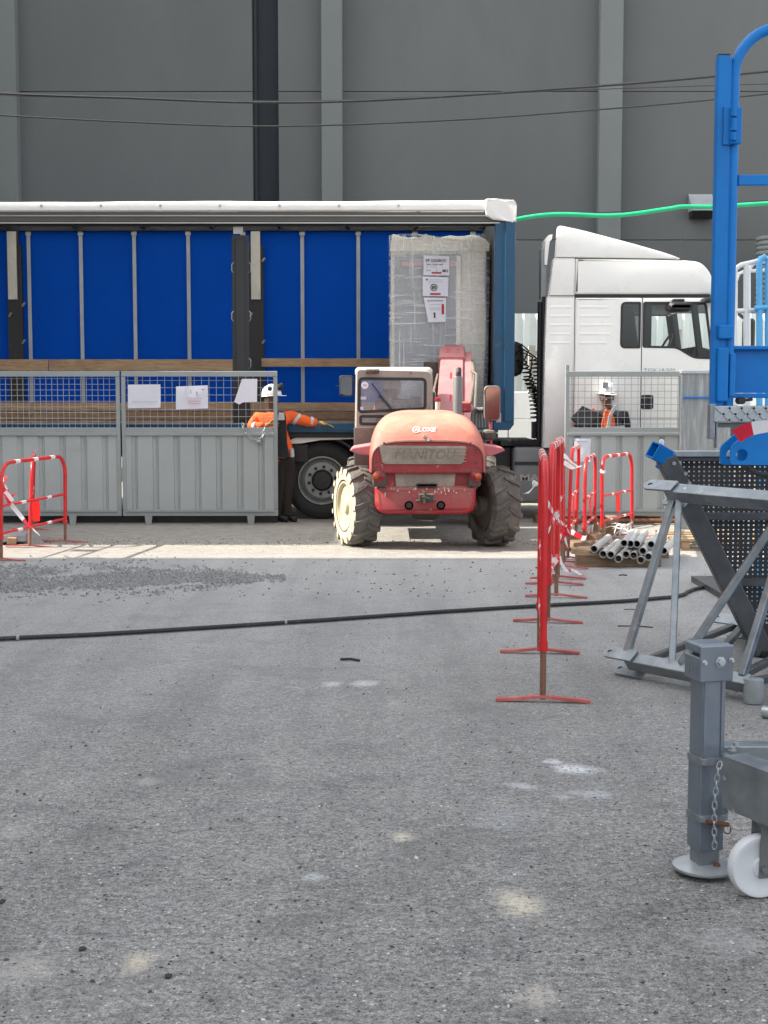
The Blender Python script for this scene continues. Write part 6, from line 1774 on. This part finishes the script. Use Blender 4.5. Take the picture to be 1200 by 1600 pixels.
tb_('edge_tube', Vector((4.2, HD - .06, hz(716))), Vector((3.35, HD - .06, hz(1018))), .115, m_galv_dark, .10)
bm = nb(); bx(bm, hx(1049), 4.15, HD - .07, HD + .02, hz(713), hz(704), .004); obj('top_angle', bm, m_galv_bright, pc)
bm = nb(); bx(bm, hx(1052), 4.15, HD - .05, HD - .008, hz(720), hz(713.5), .003); obj('top_flange', bm, m_galv_dark, pc)
for (y0, y1, px) in ((800, 812, 1095), (903, 915, 1148)):
    bm = nb(); bx(bm, hx(px), 4.0, HD - .055, HD - .004, hz(y1), hz(y0), .005); obj('stiffener', bm, m_galv_dark, pc)
bm = nb(); bx(bm, hx(1190), 3.4, HD - .12, HD + .25, .0, hz(1012), .01); obj('chute_foot', bm, m_black, pc)
bm = nb()
c = P(1031, 709, HD - .07); rm = Matrix.Rotation(R(28), 4, 'Y') @ Matrix.Rotation(R(18), 4, 'Z')
for (o_, s_) in (((0, 0, .046), (.115, .10, .01)), ((0, 0, -.046), (.115, .10, .01)), ((0, .046, 0), (.115, .01, .092)), ((0, -.046, 0), (.115, .01, .092))):
    box(bm, c + rm.to_3x3() @ Vector(o_), s_, rm, .003)
obj('corner_cap', bm, m_blue, pc)
bm = nb(); box(bm, c + rm.to_3x3() @ Vector((.055, 0, -.02)), (.025, .115, .125), rm, .008); cc2 = obj('cap_clip', bm, m_blue, pc)
bm = nb(); lathe(bm, [(0, .016), (.018, .018), (.03, .012), (.034, .001)], c + rm.to_3x3() @ Vector((-.02, 0, .052)), 'z', 12); obj('cap_bolt', bm, m_whitewheel, pc, True)
bm = nb()
for (px, py) in ((1053, 724), (1071, 740), (1077, 755)): lathe(bm, [(-.012, .012), (.0, .012)], P(px, py, HD - .125), 'y', 8)
obj('tube_bolt', bm, m_galv_bright, pc)

# ================================================================== BLUE ACCESS PLATFORM
bp_ = thing('access_platform', 'blue elevated work platform with guard rail and tread plate deck at the right edge', 'work platform', (2.9, 7.0, 0))
BD = 6.5
X_ = lambda px, d=BD: PX(px, d)
Z_ = lambda py, d=BD: PZ(py, d)
bm = nb()
bx(bm, X_(1112), X_(1131), BD, BD + .06, Z_(640), Z_(86), .004); bx(bm, X_(1131.2), X_(1134), BD + .01, BD + .05, Z_(625), Z_(90))
obj('square_post', bm, m_blue, bp_)
bm = nb(); bx(bm, X_(1113), X_(1131), BD + .004, BD + .056, Z_(85.5), Z_(83.5)); obj('post_cap', bm, m_black, bp_)
tx_ = X_(1139.5); zt = Z_(40)
pts = [(tx_, BD + .03, Z_(640)), (tx_, BD + .03, zt - .22)]
for k in range(1, 9):
    a = R(90 * k / 9); pts.append((tx_ + .22 * (1 - math.cos(a)), BD + .03, zt - .22 + .22 * math.sin(a)))
pts += [(tx_ + .22, BD + .03, zt), (tx_ + 1.35, BD + .03, zt)]
for k in range(1, 9):
    a = R(90 * k / 9); pts.append((tx_ + 1.35 + .22 * math.sin(a), BD + .03, zt - .22 * (1 - math.cos(a))))
pts += [(tx_ + 1.57, BD + .03, Z_(640))]
bm = nb(); tube(bm, pts, .0255, 16); obj('guard_rail', bm, m_blue, bp_, True)
bm = nb(); bx(bm, tx_ + .026, tx_ + 1.545, BD + .015, BD + .045, Z_(288.5), Z_(272), .004); obj('middle_rail', bm, m_blue, bp_)
bm = nb()
bx(bm, X_(1121), X_(1132), BD - .012, BD - .001, Z_(227), Z_(167), .003); bx(bm, X_(1130), X_(1149), BD - .022, BD - .001, Z_(226), Z_(168), .006)
for (y0, y1) in ((170, 184), (187, 206), (209, 221)): tube(bm, [(X_(1135.5), BD - .03, Z_(y1)), (X_(1135.5), BD - .03, Z_(y0))], .014, 10)
obj('hinge_clamp', bm, m_blue, bp_)
bm = nb(); bx(bm, X_(1119), X_(1142), BD - .03, BD - .002, Z_(530), Z_(508), .006); obj('lower_clamp', bm, m_blue, bp_)
bm = nb(); bx(bm, X_(1118.5), X_(1136), BD - .022, BD - .003, Z_(628), Z_(543), .008); bx(bm, X_(1138), X_(1147), BD - .02, BD - .003, Z_(620), Z_(552), .006); obj('gusset_plate', bm, m_blue, bp_)
bm = nb(); bx(bm, X_(1146), 3.4, BD + .06, BD + .075, Z_(614), Z_(545)); bx(bm, X_(1146), 3.4, BD + .02, BD + .09, Z_(546), Z_(540), .004); bx(bm, X_(1146), 3.4, BD + .03, BD + .09, Z_(622), Z_(614.5), .004); obj('toe_board', bm, m_blue, bp_)
bm = nb(); lathe(bm, [(-.03, .018), (.03, .018)], P(1157, 626, BD + .02), 'y', 14); tube(bm, [P(1157, 626, BD + .02), P(1175, 624, BD + .04)], .008, 6); obj('deck_pin', bm, m_black, bp_, True)
# tread plate deck edge with raised diamonds
bm = nb(); bx(bm, X_(1113), 3.4, BD - .035, BD + .09, Z_(660), Z_(634), .006); bx(bm, 1.86, 3.4, BD + .091, BD + 1.0, Z_(656), Z_(636))
x = X_(1116); k = 0
zc = (Z_(660) + Z_(634)) / 2
while x < 2.6:
    for sgn in (1, -1):
        bar(bm, (x, BD - .036, zc - .034 * sgn), (x + .070, BD - .036, zc + .034 * sgn), .010, .010, 0)
    x += .0565
obj('tread_deck', bm, m_galv_bright, bp_)
bm = nb(); bx(bm, X_(1107), X_(1116), BD - .03, BD + .02, Z_(686), Z_(631), .004); bx(bm, X_(1118), X_(1121), BD - .02, BD + .02, Z_(700), Z_(655), .003); obj('deck_bracket', bm, m_galv, bp_)
bm = nb(); bx(bm, 1.86, 3.4, BD + .5, BD + .9, Z_(690), Z_(661)); bx(bm, X_(1121), 3.4, BD + .0, BD + .05, Z_(668), Z_(661)); obj('deck_frame', bm, m_grey_dark, bp_)
bm = nb(); bx(bm, 2.75, 3.15, BD + .3, BD + .7, .06, 4.2, .01); bx(bm, 2.4, 3.6, BD - .2, BD + 1.2, .0, .06, .01); obj('mast_column', bm, m_blue, bp_)
# fork bracket
FDp = 6.0
y_ = lambda py: PZ(py, FDp)
for (dx, dd) in ((0, 0), (16, -.10)):
    bm = nb(); d = FDp + dd
    f = lambda a, b: (PX(a, d), PZ(b, d))
    outer = roundpoly([f(1127 + dx, 726), f(1127 + dx, 698), f(1152 + dx * 1.1, 676), f(1215 + dx, 655), f(1300, 655), f(1300, 728), ], .02)
    cc = f(1146 + dx * .95, 711)
    hole = [(cc[0] + .026 * math.cos(R(t)), cc[1] + .026 * math.sin(R(t))) for t in range(0, 360, 20)]
    L0 = plate_holes(bm, outer, [hole], d, XZ); L1 = plate_holes(bm, outer, [hole], d + .014, XZ)
    for a_, b2 in zip(L0, L1):
        for k in range(len(a_)): bm.faces.new((a_[k], a_[(k + 1) % len(a_)], b2[(k + 1) % len(a_)], b2[k]))
    obj('fork_plate', bm, m_blue, bp_)
bm = nb(); bx(bm, PX(1250, FDp), 3.0, FDp - .09, FDp + .015, y_(728), y_(690)); bx(bm, 2.7, 2.9, FDp, BD + .5, y_(735), y_(660)); obj('fork_arm', bm, m_blue, bp_)
bm = nb(); tube(bm, smoothpath([P(1163, 727, 5.95), P(1176, 736, 5.9), P(1200, 742, 5.9), P(1260, 738, 5.9)], 5), .011, 8); obj('control_cable', bm, m_cable, bp_, True)
bm = nb(); ribbon(bm, [P(1150, 682, 5.8), P(1166, 673, 5.78), P(1185, 668, 5.77), P(1225, 662, 5.78)], .062, (0, -.3, 1), .25, .085, (1, 0), 0)
tag(obj('warning_tape', bm, [m_tape_white, m_tape_red], None, base=P(1180, 672, 5.8)), 'red and white tape wrapped over the blue fork bracket', 'tape')
# white and blue cage behind
cg = thing('guard_cage', 'white and light blue tubular guard cage behind the blue platform', 'guard rail', (PX(1230, 10.6), 10.9, 0))
CD = 10.6
cp_ = lambda a, b, dd=0: P(a, b, CD + dd)
bm = nb(); tube(bm, [cp_(1149, 1000), cp_(1147, 430), cp_(1150, 419), cp_(1158, 414), cp_(1215, 401)], .02, 10); obj('white_frame', bm, m_whiterail, cg, True)
bm = nb(); tube(bm, [cp_(1165, 1000), cp_(1166, 412)], .021, 10); obj('white_upright', bm, m_whiterail, cg, True)
bm = nb(); tube(bm, [cp_(1147, 486), cp_(1240, 482)], .018, 10); obj('white_rail', bm, m_whiterail, cg, True)
bm = nb(); tube(bm, [cp_(1170, 900, .8), cp_(1170, 425, .8), cp_(1174, 415, .8), cp_(1180, 410, .8), cp_(1230, 405, .8)], .016, 8); tube(bm, [cp_(1150, 1000, .8), cp_(1150, 440, .8), cp_(1154, 428, .8), cp_(1163, 424, .8), cp_(1230, 420, .8)], .014, 8); obj('rear_white_frame', bm, m_whiterail, cg, True)
for px in (1186.5, 1200):
    bm = nb(); tube(bm, [cp_(px, 1000, -.05), cp_(px, 412, -.05), cp_(px + 3, 404, -.05), cp_(px + 10, 401, -.05)], .024, 10); obj('blue_upright', bm, m_skyblue, cg, True)
bm = nb(); tube(bm, [cp_(1179, 481.5, -.06), cp_(1240, 478, -.06)], .02, 10); obj('blue_rail', bm, m_skyblue, cg, True)
bm = nb(); bx(bm, PX(1140, CD), PX(1280, CD), CD - .3, CD + 1.2, .0, .05); obj('cage_base', bm, m_galv_dark, cg)

# ================================================================== FOREGROUND JACK AND TROLLEY
JD = 4.48
jc = Vector((PX(1115, JD), JD, 0)); jr = Matrix.Rotation(R(14), 4, 'Z'); j3 = jr.to_3x3()
jz = lambda py: PZ(py, JD - .04)
tl = thing('support_trolley', 'grey steel trolley frame with jack leg, round foot plate and white wheel', 'trolley', (jc.x, jc.y, 0))
def jbox(nm, w, y0, y1, mat=m_grey_paint, dx=0, dy=0, bev=.006, w2=None):
    bm = nb(); z0, z1 = jz(y1), jz(y0); box(bm, jc + j3 @ Vector((dx, dy, 0)) + Vector((0, 0, (z0 + z1) / 2)), (w, w2 or w, z1 - z0), jr, bev, 3); return obj(nm, bm, mat, tl)
JW = .086
jbox('jack_post', JW, 1060, 1190, m_grey_paint)
jbox('jack_sleeve', JW + .004, 1190, 1330, m_grey_paint)
jbox('jack_inner_tube', JW - .012, 1322, 1368, m_galv)
bm = nb()
for y in (-1, 1): box(bm, jc + j3 @ Vector((y * (JW / 2 - .012), -JW / 2 - .002, 0)) + Vector((0, 0, (jz(1062) + jz(1182)) / 2)), (.012, .006, jz(1062) - jz(1182)), jr, .003)
obj('post_edge_strip', bm, m_grey_paint, tl)
hdw = .118
bm = nb()
def hbox(dx, dy, wx, wy, y0, y1, bev): box(bm, jc + j3 @ Vector((dx, dy, 0)) + Vector((0, 0, (jz(y0) + jz(y1)) / 2)), (wx, wy, jz(y0) - jz(y1)), jr, bev, 3)
hbox(0, .005, hdw, hdw - .012, 1006, 1021, .010); hbox(0, .005, hdw, hdw - .012, 1026, 1064, .006); hbox(.012, .004, hdw - .03, hdw - .02, 1018, 1030, .001)
hbox(0, -hdw / 2 + .004, hdw + .001, .010, 1007, 1064, .005)
hh = obj('jack_head', bm, m_grey_paint, tl)
fy = -hdw / 2
for (dx, py, r1) in ((.012, 1033, .013), (-.046, 1033, .006), (.050, 1031, .006)):
    bm = nb(); c = jc + j3 @ Vector((dx, fy, 0)); c.z = jz(py); ro_ = Matrix.Rotation(R(14), 3, 'Z')
    lathe(bm, [(.002, r1 * 1.45), (-.004, r1 * 1.45), (-.0045, r1), (-.014, r1), (-.016, r1 * .8), (-.016, .0005)], c, 'y', 12 if r1 < .01 else 6, 0, ro_); obj('head_bolt', bm, m_galv_bright, hh)
bm = nb()
for k in range(4):
    for j in range(3):
        c = jc + j3 @ Vector((-hdw / 2 - .001, -.03 + .026 * j, 0)); c.z = jz(1040 + 4.5 * k); box(bm, c, (.002, .014, .003), jr)
obj('stamped_lines', bm, m_galv, hh)
for (y0, y1) in ((1183, 1193), (1272, 1282)):
    bm = nb(); outer = roundpoly([(-.052, -.062), (.045, -.062), (.075, -.02), (.075, .05), (-.052, .05)], .02)
    z0 = jz(y1); prism(bm, outer, jz(y0) - jz(y1), lambda a, b, t: jc + j3 @ Vector((a, b, 0)) + Vector((0, 0, z0 + t)), bev=.002); obj('collar_plate', bm, m_galv, tl)
bm = nb(); c = jc + Vector((0, 0, 0)); lathe(bm, [(.018, .001), (.018, .104), (.022, .106), (.028, .105), (.034, .085), (.04, .04), (.042, .001)], c, 'z', 40); obj('foot_plate', bm, m_whitewheel if False else m_galv_bright, tl, True)
bm = nb(); lathe(bm, [(.0, .05), (.018, .06)], c, 'z', 20); obj('foot_hub', bm, m_black, tl)
bm = nb(); c = jc + j3 @ Vector((.02, -.05, 0)); c.z = jz(1352); lathe(bm, [(.002, .012), (-.004, .011), (-.004, .001)], c, 'y', 12); obj('foot_screw', bm, m_rust, tl)
# beams
zb1, zb0 = .425, .255
b0 = Vector((jc.x + .035, JD - .10, 0)); bdir = Vector((.42, -.90, 0)).normalized(); bs = Vector((bdir.y, -bdir.x, 0))
if bs.x > 0: bs = -bs
bm = nb(); ln = 1.3
for (o0, o1, z0, z1) in ((0, .008, zb0, zb1 - .0085), (-.085, .008, zb1 - .008, zb1), (-.085, .0, zb0, zb0 + .008)):
    loft(bm, [[b0 + bdir * s + bs * o + Vector((0, 0, z)) for o, z in ((o0, z0), (o1, z0), (o1, z1), (o0, z1))] for s in (0, ln)])
obj('side_channel', bm, m_galv, tl)
bm = nb(); bx(bm, jc.x + .02, jc.x + 1.5, JD + .03, JD + .11, zb0, zb1 - .003, .004); obj('cross_channel', bm, m_galv, tl)
bm = nb(); b1 = b0 + Vector((1.3, 0, 0)); loft(bm, [[b1 + bdir * s + bs * o + Vector((0, 0, z)) for o, z in ((-.08, zb0), (.0, zb0), (.0, zb1), (-.08, zb1))] for s in (-.1, ln)]); obj('side_channel', bm, m_galv, tl)
for (dx, dy) in ((.10, -.005), (.075, -.06)):
    bm = nb(); lathe(bm, [(0, .013), (.003, .013), (.004, .009), (.014, .009), (.015, .001)], Vector((jc.x + dx, JD + dy + .02, zb1 + .0)), 'z', 6); obj('frame_bolt', bm, m_galv_bright, tl)
# wheel
wcx, wcy = PX(1203, 4.26), 4.26
def nylon(cx_, cy_, rz):
    rot = Matrix.Rotation(R(rz), 3, 'Z')
    bm = nb(); lathe(bm, [(-.028, .001), (-.028, .03), (-.022, .034), (-.018, .075), (-.024, .088), (-.022, .097), (-.012, .102), (.012, .102), (.022, .097), (.024, .088), (.018, .07), (.022, .03), (.028, .001)], (cx_, cy_, .102), 'y', 44, 0, rot); w_ = obj('caster_wheel', bm, m_whitewheel, tl, True)
    bm = nb()
    for s in (-1, 1): loft(bm, [[Vector((cx_, cy_, .102)) + rot @ Vector((a, s * .034 + t, b)) for a, b in ((-.016, -.03), (.03, -.03), (.05, .15), (-.01, .15))] for t in (-.003, .003)])
    box(bm, Vector((cx_, cy_, .252)) + rot @ Vector((.02, 0, 0)), (.09, .09, .008), rot.to_4x4())
    obj('caster_fork', bm, m_grey_dark, w_)
    bm = nb(); lathe(bm, [(-.05, .012), (-.04, .012), (.04, .012), (.05, .012)], (cx_, cy_, .102), 'y', 8, 0, rot); obj('axle_bolt', bm, m_galv, w_)
nylon(wcx, wcy, 10); nylon(wcx + 1.25, wcy, 0); nylon(wcx + 1.2, wcy - 1.1, 0)
# pin chain
top = jc + j3 @ Vector((.0, -.066, 0)); top.z = jz(1186)
c1 = jc + j3 @ Vector((.012, -.072, 0)); c1.z = jz(1188)
c2 = jc + j3 @ Vector((.002, -.078, 0)); c2.z = jz(1200)
c3 = jc + j3 @ Vector((-.004, -.070, 0)); c3.z = jz(1255)
c4 = jc + j3 @ Vector((-.002, -.072, 0)); c4.z = jz(1322)
chain(tl, [c1, c2, c3, c4], .028, .0026, m_galv_bright)
bm = nb(); a = jc + j3 @ Vector((-.03, -.064, 0)); a.z = jz(1280); b_ = jc + j3 @ Vector((.05, -.064, 0)); b_.z = jz(1287); tube(bm, [a, b_], .008, 10)
ring = [b_ + Vector((.012 * math.cos(R(t)) - .004, -.004, .016 * math.sin(R(t)) - .014)) for t in range(0, 360, 30)]; tube(bm, ring, .002, 6, closed=True); obj('locking_pin', bm, m_rust, tl)
# pipe end on the ground at right edge
pe = thing('steel_tube', 'galvanised tube end lying on the ground at the right edge', 'tube', G(1200, 1118))
bm = nb(); a = G(1193, 1112, .03); tube(bm, [a, a + Vector((.6, -.5, 0))], .03, 16); obj('tube_wall', bm, m_galv_bright, pe, True)
